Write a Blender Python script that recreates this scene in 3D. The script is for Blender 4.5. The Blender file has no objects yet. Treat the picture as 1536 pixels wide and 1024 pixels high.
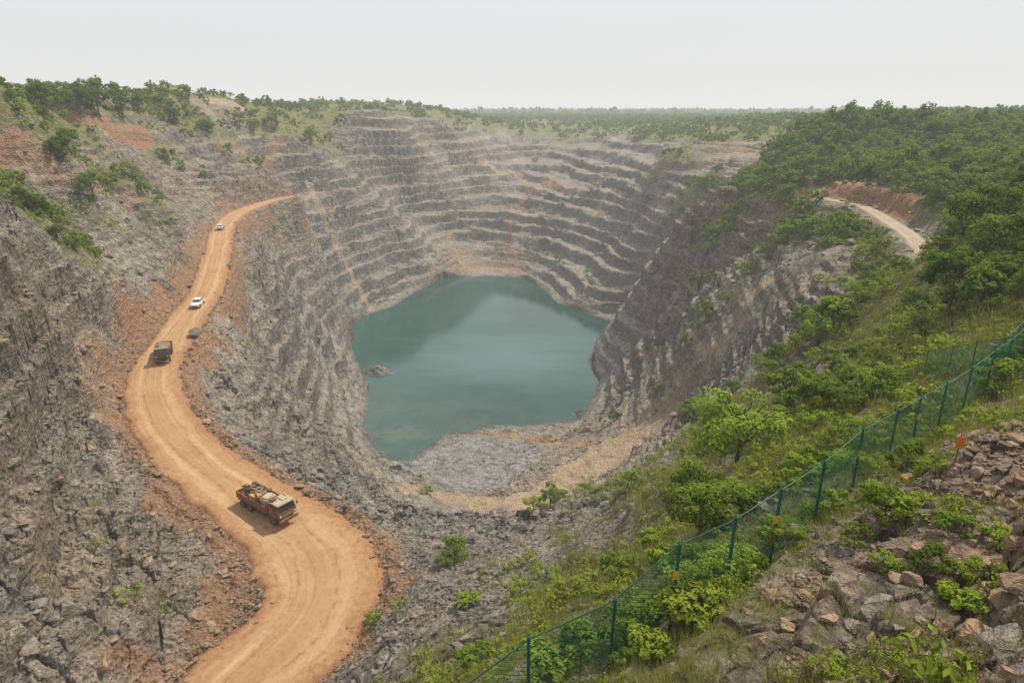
import bpy, math, numpy as np, time
T0=time.time()
rng=np.random.default_rng(11)
TH=math.radians(19.1); CT,ST=math.cos(TH),math.sin(TH); FO=1000.0
scene=bpy.context.scene
# ------------------------------------------------------------------ survey of the place
def P(px,py,z):
    u=(px-768)/FO; v=(py-512)/FO
    dx,dy,dz=u,CT-v*ST,-ST-v*CT
    t=z/dz
    return (dx*t,dy*t,z)
def PD(px,py,t):
    u=(px-768)/FO; v=(py-512)/FO
    return (u*t,(CT-v*ST)*t,(-ST-v*CT)*t)
# kinds: terr, green, tree, tan, orange
K={'T':(1,0,0,.28,0),'t':(.9,.15,.02,.4,.05),'R':(.35,.02,0,.28,0),'r':(.15,.15,0,.45,.05),'Q':(.1,.08,0,.85,.38),
   'B':(.8,.02,0,.5,.1),'C':(.5,.02,0,.85,.4),'O':(.1,.0,0,.6,.85),'S':(.0,.02,0,1.,.1),'G':(0,.6,.0,.5,.05),'g':(.1,.38,.0,.5,.05),
   'V':(0,1,1,.2,0),'v':(0,.9,.7,.3,.0),'H':(.45,.72,.38,.5,.08),'W':(0,0,0,.2,0)}
C=[ # near hill and boulders
(1000,1024,-11.5,'G'),(1200,1024,-9.5,'Q'),(1536,1024,-8,'Q'),(1300,900,-9,'Q'),(1536,800,-8,'Q'),(1350,800,-9.8,'g'),(1150,900,-11,'g'),
(1480,700,-9,'Q'),(1536,640,-10,'Q'),(1430,950,-8.6,'Q'),(1420,830,-9,'Q'),(1240,860,-10,'Q'),(1430,740,-9.4,'Q'),
(700,1130,-15.5,'G'),(792,1080,-14.7,'G'),(912,1010,-14,'G'),(1005,945,-13,'G'),(1088,888,-12.3,'G'),(1155,838,-11.7,'G'),(1218,795,-12.2,'G'),
(1275,748,-12.8,'G'),(1328,705,-13,'G'),(1403,655,-13.4,'G'),(1475,597,-13.4,'G'),(1530,550,-13,'G'),
(1110,710,-17.5,'G'),(1200,680,-16.8,'G'),(1300,610,-17,'v'),
# slope below the fence
(900,880,-24,'G'),(900,830,-32,'g'),(900,785,-40.5,'r'),(1000,720,-33,'g'),(1000,800,-24,'G'),(800,850,-36,'r'),(700,950,-28,'r'),(800,950,-22,'G'),
(620,960,-36,'R'),(540,1020,-37,'R'),(700,860,-40,'r'),(750,803,-46,'R'),(620,825,-43,'R'),(600,900,-40,'R'),(460,1030,-43,'R'),(560,775,-48,'R'),(650,792,-48.5,'R'),
(1050,690,-24,'G'),(1150,600,-30,'g'),
# floor benches near the water
(640,722,-80,'R'),(740,735,-82,'S'),(740,760,-78,'S'),(760,700,-86,'R'),(720,670,-88.5,'R'),(660,690,-87,'R'),(850,690,-83,'S'),(880,645,-86,'S'),(950,660,-75,'S'),(1000,625,-70,'Q'),
(830,655,-87.5,'S'),(880,740,-71,'Q'),(960,700,-63,'Q'),(600,745,-70,'R'),
# right spur
(1050,600,-60,'R'),(1100,560,-48,'R'),(1150,520,-38,'R'),(1100,480,-44,'R'),(1050,450,-50,'R'),(1000,520,-66,'B'),(950,560,-78,'B'),(930,610,-82,'R'),
(1150,420,-34,'R'),(1200,400,-28,'r'),(1050,316,-32,'C'),(1050,374,-44.5,'C'),(1130,332,-30,'C'),(1135,380,-38,'B'),(1110,303,-27,'V'),(980,396,-57,'B'),(940,458,-74,'B'),(1020,410,-53,'B'),(1180,360,-29,'B'),(1000,470,-62,'B'),(1180,470,-33,'R'),
# right hillside
(1300,560,-20,'v'),(1250,480,-23,'v'),(1400,440,-17.5,'V'),(1200,540,-28,'g'),(1290,420,-27,'v'),(1230,420,-28,'g'),(1290,365,-25,'v'),(1190,340,-26,'V'),(1350,400,-24.5,'v'),(1420,400,-21,'V'),
(1385,378,-21,'g'),(1340,335,-21,'g'),(1310,318,-21,'g'),(1260,303,-20,'g'),(1200,295,-23,'V'),(1120,285,-26,'V'),
(1245,283,-19,'O'),(1260,262,-18,'V'),(1310,278,-18,'V'),(1345,306,-18.6,'O'),(1370,290,-17,'V'),(1410,300,-16.5,'V'),(1450,350,-17,'V'),(1450,260,-14,'V'),(1536,330,-12,'V'),(1536,440,-13,'V'),(1405,200,-9,'S'),(1350,230,-13,'V'),
(1500,210,-9,'V'),(1300,200,-11,'V'),(1150,240,-19,'V'),(1150,200,-13,'V'),(1300,178,-8,'V'),(1060,270,-29,'v'),(1110,226,-20,'C'),
# right back wall
(850,400,-80,'T'),(900,440,-82,'T'),(950,330,-54,'T'),(900,300,-50,'T'),(1000,280,-36,'T'),(1000,240,-24,'v'),(900,220,-26,'t'),(1000,200,-16,'V'),(900,250,-36,'T'),(850,330,-62,'T'),
# far wall
(760,400,-88,'Q'),(700,400,-88,'Q'),(760,350,-72,'T'),(760,300,-58,'T'),(760,260,-46,'T'),(760,220,-30,'t'),(760,190,-17,'t'),(680,300,-56,'T'),(680,250,-38,'T'),(680,200,-16,'t'),(860,190,-15,'v'),
(760,177,-12,'V'),(900,178,-11,'V'),(1050,178,-10,'V'),
# far left wall
(560,440,-85,'T'),(600,400,-80,'T'),(600,350,-64,'T'),(500,300,-42,'T'),(600,280,-46,'T'),(600,220,-22,'T'),(480,230,-22,'t'),(450,200,-12,'v'),(600,190,-10,'t'),(520,260,-32,'T'),
(500,440,-74,'T'),(450,440,-58,'T'),(480,370,-52,'T'),(430,330,-38,'T'),(400,400,-42,'T'),(480,480,-72,'T'),(400,480,-50,'t'),(350,400,-37.5,'r'),(345,480,-38.6,'r'),
(420,540,-58,'t'),(500,560,-80,'T'),(350,600,-46,'r'),(450,620,-64,'t'),(520,650,-82,'T'),(440,700,-50,'R'),(520,720,-62,'R'),
# left hillside
(0,250,-10,'H'),(120,190,-7,'C'),(190,195,-7,'C'),(100,178,-5,'H'),(100,240,-12,'g'),(60,215,-9,'H'),(100,300,-17,'g'),(200,210,-9,'H'),(250,300,-26,'Q'),(200,340,-27,'g'),(280,330,-31,'r'),(300,250,-20,'t'),(400,250,-26,'t'),(350,210,-13,'H'),(360,270,-26,'t'),
(0,350,-16,'R'),(100,420,-24,'R'),(200,400,-30,'r'),(0,450,-20,'B'),(100,500,-28,'B'),(180,525,-35,'Q'),(0,600,-27,'B'),(100,620,-35,'R'),(150,700,-39,'R'),(50,750,-34,'B'),
(200,800,-41,'r'),(300,880,-42,'Q'),(100,900,-38,'Q'),(200,1000,-41,'Q'),(0,1000,-37,'Q'),(0,850,-33,'R'),(250,420,-33,'Q'),(150,560,-35,'R'),(30,290,-12.5,'v'),(0,210,-7.5,'v'),(170,260,-15,'H'),(230,250,-17,'Q'),
]
pts=[];kin=[]
for a,b,z,k in C: pts.append(P(a,b,z)); kin.append(K[k])
def AW(x,y,z,k): pts.append((x,y,z)); kin.append(K[k])
for a,b,t,k in [(500,172,470,'H'),(450,166,430,'V'),(400,163,390,'v'),(350,158,345,'v'),(300,150,305,'S'),(250,145,270,'v'),(560,168,520,'H'),(620,172,560,'H'),(200,140,240,'v'),(690,172,640,'V'),
                (520,152,680,'S'),(450,160,640,'V'),(400,161,560,'v'),(300,152,430,'S'),(200,146,340,'V'),(60,156,175,'v'),(0,160,165,'v'),(120,146,200,'v'),(600,163,800,'V'),(0,162,240,'V'),(60,160,240,'V'),(-150,165,200,'H'),(-150,168,300,'V'),
                (0,172,130,'v'),(60,170,140,'v'),(-80,185,120,'H'),(-150,190,110,'H')]:
    AW(*PD(a,b,t),k)
for x,y,z,k in [(0,2,-7.5,'G'),(6,2,-6,'Q'),(-8,2,-16,'G'),(-25,10,-33,'R'),(-45,12,-36,'R'),(-90,30,-15,'R'),(20,3,-6,'Q'),(40,15,-9,'V'),(120,60,-7,'V'),
  (250,200,-9,'V'),(-1200,900,-5,'V'),(0,1600,-8,'V'),(1200,900,-7,'V'),(600,1400,-8,'V'),(-600,1400,-6,'V'),(0,1000,-11,'V'),(350,800,-9,'V'),(-350,1000,-8,'V'),
  (62,298,-83,'T'),(80,288,-70,'T'),(98,300,-54,'T'),
  (0,270,-104,'W'),(-25,230,-101,'W'),(0,330,-101,'W'),(-10,215,-101,'W')]:
    AW(x,y,z,k)
lake_px=[(590,692),(560,672),(546,640),(551,600),(556,582),(540,550),(528,520),(526,490),(548,475),(590,460),(630,435),(665,418),(730,414),(790,418),(812,432),(838,455),(880,470),(915,482),(912,505),(890,540),(895,570),(890,600),(868,628),(825,635),(740,640),(665,650),(640,672),(612,690)]
LAKE=-90.0
lake=np.array([P(a,b,LAKE)[:2] for a,b in lake_px])
for x,y in lake[::2]: AW(x,y,LAKE,'T')
haul_px=[(330,1060,-43.6,10),(362,1024,-43.3,10.3),(444,950,-43,11),(478,885,-42.6,11.6),(464,825,-42.1,11.6),(398,765,-41.6,9.8),(308,700,-41,8.7),(260,650,-40.4,8.2),(232,600,-39.8,8.2),(232,560,-39.2,7.6),(250,520,-38.4,7.5),(285,470,-37.2,7.2),(311,430,-36,6.8),(325,380,-34.6,6.8),(336,340,-33,6.5),(354,321,-32,6.5),(382,309,-31.3,6),(415,299,-30.6,4.5),(440,294,-30.2,2.5)]
track_px=[(1400,402,-21,3.4),(1387,378,-21,3.4),(1364,352,-21,3.5),(1340,336,-21,3.5),(1315,320,-21,3.4),(1290,308,-20.6,3.),(1262,303,-20,2.8),(1235,297,-20,2.6)]
path_px=[(610,735,-74,4),(700,752,-78.5,7),(762,764,-78,10),(830,738,-79,12),(900,690,-78,12),(960,652,-75,10),(1025,618,-68,7)]
def cat(plist,n):
    p=np.array(plist,float); p=np.vstack([2*p[0]-p[1],p,2*p[-1]-p[-2]]); out=[]
    for i in range(1,len(p)-2):
        for j in range(n):
            t=j/n
            out.append(.5*((2*p[i])+(-p[i-1]+p[i+1])*t+(2*p[i-1]-5*p[i]+4*p[i+1]-p[i+2])*t*t+(-p[i-1]+3*p[i]-3*p[i+1]+p[i+2])*t**3))
    out.append(p[-2]); return np.array(out)
def roadpath(px,n): return cat([P(a,b,z)+(w,) for a,b,z,w in px],n)
haul=roadpath(haul_px,6); track=roadpath(track_px,5); path3=roadpath(path_px,4)
for q in haul[::6]: AW(q[0],q[1],q[2],'O')
pts=np.array(pts); kin=np.array(kin,float)
# ------------------------------------------------------------------ noise
perm=rng.permutation(512); ga=rng.uniform(0,2*np.pi,512); GX,GY=np.cos(ga),np.sin(ga)
def perlin(x,y):
    xi=np.floor(x).astype(np.int64); yi=np.floor(y).astype(np.int64); xf=x-xi; yf=y-yi
    def g(a,b,fx,fy):
        h=perm[(perm[a&511]+b)&511]; return GX[h]*fx+GY[h]*fy
    u=xf*xf*xf*(xf*(xf*6-15)+10); v=yf*yf*yf*(yf*(yf*6-15)+10)
    n00=g(xi,yi,xf,yf);n10=g(xi+1,yi,xf-1,yf);n01=g(xi,yi+1,xf,yf-1);n11=g(xi+1,yi+1,xf-1,yf-1)
    a=n00+u*(n10-n00); b=n01+u*(n11-n01)
    return (a+v*(b-a))*1.5
def fbm(x,y,s,o=3,off=0):
    r=0;a=1;f=1/s;t=0
    for i in range(o):
        r=r+a*perlin(x*f+off+i*17.3,y*f-off+i*9.1);t+=a;a*=.5;f*=2.03
    return r/t
def ridge(x,y,s,o=2,off=0):
    r=0;a=1;f=1/s;t=0
    for i in range(o):
        r=r+a*(1-2*np.abs(perlin(x*f+off+i*7.7,y*f+off*2+i*3.1)));t+=a;a*=.5;f*=2.1
    return r/t
def worley(x,y,s,off=0):
    x=x/s+off;y=y/s-off
    xi=np.floor(x).astype(np.int64); yi=np.floor(y).astype(np.int64)
    best=np.full(x.shape,9.);sec=np.full(x.shape,9.);idv=np.zeros(x.shape);gx=np.zeros(x.shape);gy=np.zeros(x.shape)
    for i in(-1,0,1):
        for j in(-1,0,1):
            h=perm[(perm[(xi+i)&511]+yi+j)&511]; h2=perm[(h+131)&511]
            dx=xi+i+h/512.-x; dy=yi+j+h2/512.-y; d=dx*dx+dy*dy
            m=d<best; sec=np.where(m,best,np.minimum(sec,d)); best=np.where(m,d,best)
            idv=np.where(m,perm[(h+h2)&511]/512.,idv); gx=np.where(m,dx,gx); gy=np.where(m,dy,gy)
    return idv,np.sqrt(sec)-np.sqrt(best),gx,gy
def sstep(a,b,x):
    t=np.clip((x-a)/(b-a),0,1); return t*t*(3-2*t)
# ------------------------------------------------------------------ terrain heights on a log-polar survey grid
NT,NR=1150,1400
TMAX=math.radians(60); R0,R1=4.0,7000.0
th=np.linspace(-TMAX,TMAX,NT); 
lrn=np.concatenate([np.linspace(math.log(R0),math.log(9),40,endpoint=False),np.linspace(math.log(9),math.log(150),700,endpoint=False),np.linspace(math.log(150),math.log(620),550,endpoint=False),np.linspace(math.log(620),math.log(R1),NR-1290)])
LR,TT=np.meshgrid(lrn,th,indexing='ij')
X=np.exp(LR)*np.sin(TT); Y=np.exp(LR)*np.cos(TT); RR=np.exp(LR)
cq=np.stack([np.arctan2(pts[:,0],pts[:,1]),np.log(np.hypot(pts[:,0],pts[:,1]))],1)
n=len(cq)
def kern(d2): return .5*d2*np.log(d2+1e-9)
D2=((cq[:,None]-cq[None])**2).sum(-1)
A=np.zeros((n+3,n+3)); A[:n,:n]=kern(D2)+np.eye(n)*2e-4; A[:n,n]=1;A[:n,n+1:]=cq;A[n,:n]=1;A[n+1:,:n]=cq.T
sol=np.linalg.solve(A,np.concatenate([pts[:,2],[0,0,0]]))
Z=np.full(X.shape,sol[n])+sol[n+1]*TT+sol[n+2]*LR
for i in range(n):
    d2=(TT-cq[i,0])**2+(LR-cq[i,1])**2
    Z+=sol[i]*kern(d2)
print('tps',time.time()-T0)
wx=TT+.02*fbm(X,Y,14,2,3)*np.clip(30/RR,.2,1)*1.5; wy=LR+.05*fbm(X,Y,14,2,8)
num=np.zeros(X.shape+(5,),np.float32);den=np.zeros(X.shape,np.float32)
for i in range(n):
    w=(((wx-cq[i,0])**2+(wy-cq[i,1])**2+2e-4)**-2.2).astype(np.float32); den+=w
    num+=w[...,None]*kin[i].astype(np.float32)
ATT=num/den[...,None]; del num
terr,green,tree,tan,orange=[ATT[...,i].astype(float) for i in range(5)]
far=sstep(800,1600,RR)
Z=Z*(1-far)+far*(-10+4*fbm(X,Y,500,2)+sstep(1500,3500,RR)*16*np.maximum(0,fbm(X,Y,1300,2,5)+.15))
def roaddist(path):
    D=np.full(X.shape,1e9);RZ=np.zeros(X.shape);RW=np.full(X.shape,6.)
    for a,b in zip(path[:-1],path[1:]):
        e=b[:2]-a[:2];L2=(e**2).sum()+1e-9
        t=np.clip(((X-a[0])*e[0]+(Y-a[1])*e[1])/L2,0,1)
        d=np.hypot(X-a[0]-t*e[0],Y-a[1]-t*e[1]); k=d<D
        D=np.where(k,d,D);RZ=np.where(k,a[2]+t*(b[2]-a[2]),RZ);RW=np.where(k,a[3]+t*(b[3]-a[3]),RW)
    return D,RZ,RW
D1,Z1,W1=roaddist(haul); D2_,Z2,W2=roaddist(track); D3,Z3,W3=roaddist(path3)
pth3=1-sstep(-1.,1.8,D3-W3/2+3.0*fbm(X,Y,9,4,2))
def polydist(poly):
    D=np.full(X.shape,1e9); ins=np.zeros(X.shape,bool); m=len(poly)
    for i in range(m):
        a=poly[i];b=poly[(i+1)%m];e=b-a
        t=np.clip(((X-a[0])*e[0]+(Y-a[1])*e[1])/(e@e),0,1)
        D=np.minimum(D,np.hypot(X-a[0]-t*e[0],Y-a[1]-t*e[1]))
        c=((a[1]>Y)!=(b[1]>Y))&(X<(b[0]-a[0])*(Y-a[1])/(b[1]-a[1]+1e-12)+a[0]); ins^=c
    return np.where(ins,-D,D)
LD=polydist(lake)+2.6*fbm(X,Y,14,4,5)
shelf=1-sstep(-2,2,polydist(np.array([P(a,b,z)[:2] for a,b,z in[(585,705,-89),(640,668,-89),(740,645,-89),(815,650,-88),(800,685,-85),(750,735,-82),(700,745,-81),(630,722,-82)]]))+2.2*fbm(X,Y,6,3,9))
print('dist',time.time()-T0)
rock=np.clip(1-green*1.05,0,1)
rmask=sstep(0,5,D1-W1/2)*sstep(0,3,D2_-W2/2)*(1-.85*pth3)*(1-.85*shelf)
lmask=sstep(0,9,LD)
sp_=np.exp(-(((X-58)/30)**2+((Y-212)/50)**2))*sstep(4,22,LD)
spL=np.zeros(X.shape)
for a,b,z,rr in[(0,460,-21,12),(60,500,-26,13),(30,590,-28,10),(30,700,-33,9),(90,540,-31,9),(20,770,-33,8),(110,440,-25,9)]:
    q=P(a,b,z); spL=np.maximum(spL,np.exp(-((X-q[0])**2+(Y-q[1])**2)/rr**2))
led=np.clip(sstep(-.18,.22,fbm(X,Y,30,3,91))+sp_+spL,0,1)
Z=Z+sp_*(4.*ridge(X,Y,30,3,12)-1.5)*rmask
for s,a in((9.,2.4),):
    idv,edge,gx,gy=worley(X+.35*s*fbm(X,Y,s*1.3,3,s),Y+.35*s*fbm(X,Y,s*1.3,3,s+4),s,s)
    Z=Z+sp_*rmask*a*((idv-.5)+(gx*(idv*7%1-.5)+gy*(idv*13%1-.5))*1.3)
# benches, with slides and broken stretches
h=5.6
zz=Z+2.1*fbm(X,Y,75,3,1)+.85*fbm(X,Y,9,4,61)+.9*np.sin(Z*.36+3*fbm(X,Y,120,2,4))
kf=(zz+90)/h; ki=np.floor(kf); f=kf-ki
f0=.34+.18*fbm(X,Y,18,3,71)
g=.14*f+.86*sstep(f0,f0+.32,f)
zt=(ki+g)*h-90
slide=sstep(.06,.36,fbm(X,Y,32,4,81))
tm=np.clip(terr*1.15+.3*sp_,0,1)*sstep(2,10,D1-W1/2)*lmask*(1-.55*slide)*(1-.25*sp_)
Z=Z+(zt-zz)*tm
benchface=np.clip(sstep(f0+.0,f0+.06,f)*(1-sstep(f0+.28,f0+.36,f))*tm*(.7+.8*fbm(X,Y,12,3,15)),0,1)
benchflat=np.clip(np.maximum(.3*(1-sstep(f0-.06,f0,f)),np.maximum(sstep(f0+.33,f0+.37,f),1-sstep(.05,.11,f))*(f>f0)+(f<.10)*.9)*tm*(.65+1.1*fbm(X,Y,13,3,44)),0,1)
am=(.25+.75*rock)*rmask*(.25+.75*lmask)*(1-.6*far)*(1-.25*benchflat)
nearf=sstep(6,40,RR); lz=(.3+.7*led)
Z=Z+am*lz*(1.1*ridge(X,Y,19,2,2)*nearf+ .8*ridge(X,Y,6.5,3,6)*(.4+.6*nearf))
sm=rock*rmask*lmask*(1-.35*benchflat)*(1-sstep(400,650,RR))
hh=4.6; q=(Z+2.2*fbm(X,Y,22,4,53)+.10*X)/hh; qf=q-np.floor(q); s5=np.clip(sp_*.9+spL*1.2,0,1)
Z=Z+sm*hh*.88*(sstep(.5,.72,qf)-qf)*s5; strata5=sstep(.45,.52,qf)*(1-sstep(.7,.8,qf))*s5*sm
hh=2.0; q=(Z+1.1*fbm(X,Y,13,4,13)+.06*X)/hh; qf=q-np.floor(q); ledge=sstep(.3,.5,qf)*(1-sstep(.6,.85,qf))*led*sm
Z=Z+sm*hh*.88*((sstep(.44,.66,qf))-qf)*(.12+.88*led)
hh=.8; q=(Z+.4*fbm(X,Y,3,2,33)-.1*X)/hh; qf=q-np.floor(q)
Z=Z+sm*hh*.65*((sstep(.35,.7,qf))-qf)*(1-sstep(110,200,RR))*lz
for s,a,cut in((4.2,1.15,600),(1.9,.55,420),(.7,.17,70)):
    idv,edge,gx,gy=worley(X+.3*s*fbm(X,Y,s*1.5,1,s),Y,s,s)
    w=am*(.35+.65*rock)*(1-sstep(cut*.6,cut,RR))
    if s>4: w=w*nearf*(.15+.85*led)*(1-.6*spL)
    elif s>1: w=w*(.45+.55*led)
    Z=Z+w*a*((idv-.5)*1.0+(gx*(idv*7%1-.5)+gy*(idv*13%1-.5))*1.4-.35*(1-sstep(0,.12,edge)))
Z=Z+.12*fbm(X,Y,1.1,3,40)*(.3+.7*rmask)*(1-sstep(100,200,RR))*lmask
# jointed slabs on the shelf by the water
q=(X*.55+Y*.83+3.4*fbm(X,Y,12,3,3))/5.2; sq=q-np.floor(q); q2=(X*.85-Y*.52+2.*fbm(X,Y,7,2,8))/7.5+.37*np.floor(q); sq2=q2-np.floor(q2)
pid=perm[(np.floor(q).astype(int)*7+np.floor(q2).astype(int)*13)&511]/512
idv,edge,gx,gy=worley(X,Y,2.4,3)
Z=Z+shelf*lmask*(.15*(1-sq)-.3*(1-sstep(0,.05,sq))-.25*(1-sstep(0,.03,sq2))+.35*pid+.28*(idv-.5)+.3*fbm(X,Y,2.2,4,3))
crack=shelf*np.clip(np.maximum(1-sstep(0,.07,sq),1-sstep(0,.04,sq2))*(.5+1.4*fbm(X,Y,5,2,77))+.5*(1-sstep(0,.1,edge)),0,1)
b3=pth3*.92; Z=np.where(D3<25,Z3*b3+Z*(1-b3)+.35*fbm(X,Y,3.5,3,7)*b3,Z)
# roads cut in
b1=sstep(0,1,(D1-W1/2-.4)/4.); Z=np.where(D1<60,(Z1-.25)*(1-b1)+Z*b1,Z)
berm=np.exp(-((D1-W1/2-1.2)/.7)**2)*(.35+1.1*fbm(X,Y,2.5,3,9)); Z=Z+np.clip(berm,0,1)*(LD>0)
b2=sstep(0,1,(D2_-W2/2-.3)/3.5); Z=np.where(D2_<30,(Z2-.2)*(1-b2)+Z*b2,Z)
# lake bowl
Z=np.where(LD<0,np.minimum(Z,LAKE+.25*LD),np.maximum(Z,LAKE+.02+.12*np.minimum(LD,12)))
spur=np.exp(-(((X-36)/7)**2+((Y-238)/2.6)**2))+np.exp(-(((X+49)/7)**2+((Y-226)/3.5)**2))+.8*np.exp(-(((X-22)/4)**2+((Y-190)/2.5)**2))
Z=np.where(LD<2,np.maximum(Z,LAKE-1.3+2.6*spur*(1+.5*ridge(X,Y,3,2,1))),Z)
def samp(Gd,x,y):
    x=np.asarray(x,float);y=np.asarray(y,float)
    lr=np.log(np.maximum(np.hypot(x,y),R0)); t=np.arctan2(x,y)
    j=np.clip((t+TMAX)/(2*TMAX)*(NT-1),0,NT-1.001); i=np.interp(lr,lrn,np.arange(NR)); i=np.clip(i,0,NR-1.001)
    i0=i.astype(int);j0=j.astype(int);a=i-i0;b=j-j0
    return (Gd[i0,j0]*(1-a)*(1-b)+Gd[i0+1,j0]*a*(1-b)+Gd[i0,j0+1]*(1-a)*b+Gd[i0+1,j0+1]*a*b)
tt=np.exp(np.linspace(math.log(7),math.log(1500),2600))
def sight(px,py):
    u=(px-768)/FO; v=(py-512)/FO
    x=u*tt;y=(CT-v*ST)*tt;z=(-ST-v*CT)*tt
    zz=samp(Z,x,y); k=np.argmax(z<zz)
    if k==0: k=len(tt)-1
    return float(x[k]),float(y[k]),float(zz[k])
def linemask(plist,w):
    p=np.array([sight(a,b)[:2] for a,b in plist]); D=np.full(X.shape,1e9)
    for a,b in zip(p[:-1],p[1:]):
        e=b-a;t=np.clip(((X-a[0])*e[0]+(Y-a[1])*e[1])/(e@e+1e-9),0,1)
        D=np.minimum(D,np.hypot(X-a[0]-t*e[0],Y-a[1]-t*e[1]))
    return 1-sstep(w*.4,w,D+w*.7*fbm(X,Y,4,3,3))
chute=np.maximum.reduce([linemask([(463,280),(485,330),(510,380),(540,430),(555,465)],2.5),linemask([(912,285),(893,322)],2.6),linemask([(470,285),(460,310)],1.2)])
rust=np.maximum.reduce([linemask([(765,330),(764,395)],2.2),linemask([(795,275),(778,330)],2.8),linemask([(690,205),(720,245)],3.)*.5,linemask([(640,230),(650,262)],2.)*.5,linemask([(860,300),(850,340)],2.)*.6])
ramp=np.maximum.reduce([linemask([(725,246),(770,258),(815,276),(855,291)],5.5),linemask([(645,402),(730,398),(800,402)],3)*.6,linemask([(560,215),(640,205),(730,212)],3)*.35])
ramp2=linemask([(725,652),(800,657),(880,666)],3.4)
ochre=np.maximum.reduce([linemask([(105,183),(160,190),(215,202)],5.),linemask([(0,215),(60,232)],4.)*.7,linemask([(330,222),(420,212)],4.)*.7,linemask([(60,262),(130,276),(200,290)],3.)*.5,linemask([(1212,284),(1250,287),(1300,294)],4.),linemask([(1325,303),(1365,318)],3.)])
mound=np.maximum.reduce([linemask([(305,150),(350,156)],9.),linemask([(480,152),(560,156)],16.)])
ledpath=np.maximum(linemask([(1040,430),(1100,440),(1160,425)],1.4),linemask([(960,520),(1030,500),(1090,520)],1.3))
print('height',time.time()-T0)
farstain=sstep(.1,.5,fbm(X,Y,45,3,55))*sstep(330,480,RR)*terr*.55
orange_=np.clip(orange*.65*(.3+.7*(1-sstep(4,11,D1)))+orange*.85*(D1>30)+ (1-sstep(-.5,5.,D1-W1/2+5*fbm(X,Y,6,4,4)))*.95*(1-sstep(160,260,RR))+.4*ramp+.95*rust+.6*ramp2+.85*ochre+farstain*.6+.15*pth3,0,1)
tan_=np.clip(tan+.5*fbm(X,Y,25,3,21)+.3*fbm(X,Y,5,2,22)+chute+ramp+ramp2+rust*.6-.9*shelf*(1-ramp2)+pth3*1.2+farstain+.4*spL,0,1)
sand_=np.clip(pth3*.8+ramp*.6+ramp2*.4+chute*.6+mound*.9+ledpath*.6+.45*sstep(.05,.4,fbm(X,Y,20,3,19))*(1-sstep(10,22,D3)),0,1)*(LD>1)
green_=np.clip(green+.45*fbm(X,Y,6,3,31)*(green>.05)-.8*ramp-.9*ochre-mound,0,1)*sstep(0,5,D1-W1/2)*sstep(0,2,D2_-W2/2)*(1-pth3)
green_=np.where(LD<6,0,green_)
# ------------------------------------------------------------------ helpers
def link(o): scene.collection.objects.link(o); return o
def mk(name,V,Fc,smooth=False,attrs=None,mats=()):
    me=bpy.data.meshes.new(name); V=np.ascontiguousarray(V,dtype=np.float32); Fc=np.ascontiguousarray(Fc,dtype=np.int32)
    k=Fc.shape[1]
    me.vertices.add(len(V)); me.vertices.foreach_set('co',V.ravel())
    me.loops.add(Fc.size); me.loops.foreach_set('vertex_index',Fc.ravel())
    me.polygons.add(len(Fc)); me.polygons.foreach_set('loop_start',np.arange(0,Fc.size,k,dtype=np.int32))
    me.polygons.foreach_set('use_smooth',np.full(len(Fc),smooth))
    me.update(calc_edges=True)
    for nm,ar in (attrs or {}).items():
        at=me.color_attributes.new(nm,'FLOAT_COLOR','POINT'); at.data.foreach_set('color',np.ascontiguousarray(ar,dtype=np.float32).ravel())
    for m in mats: me.materials.append(m)
    return me
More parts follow.
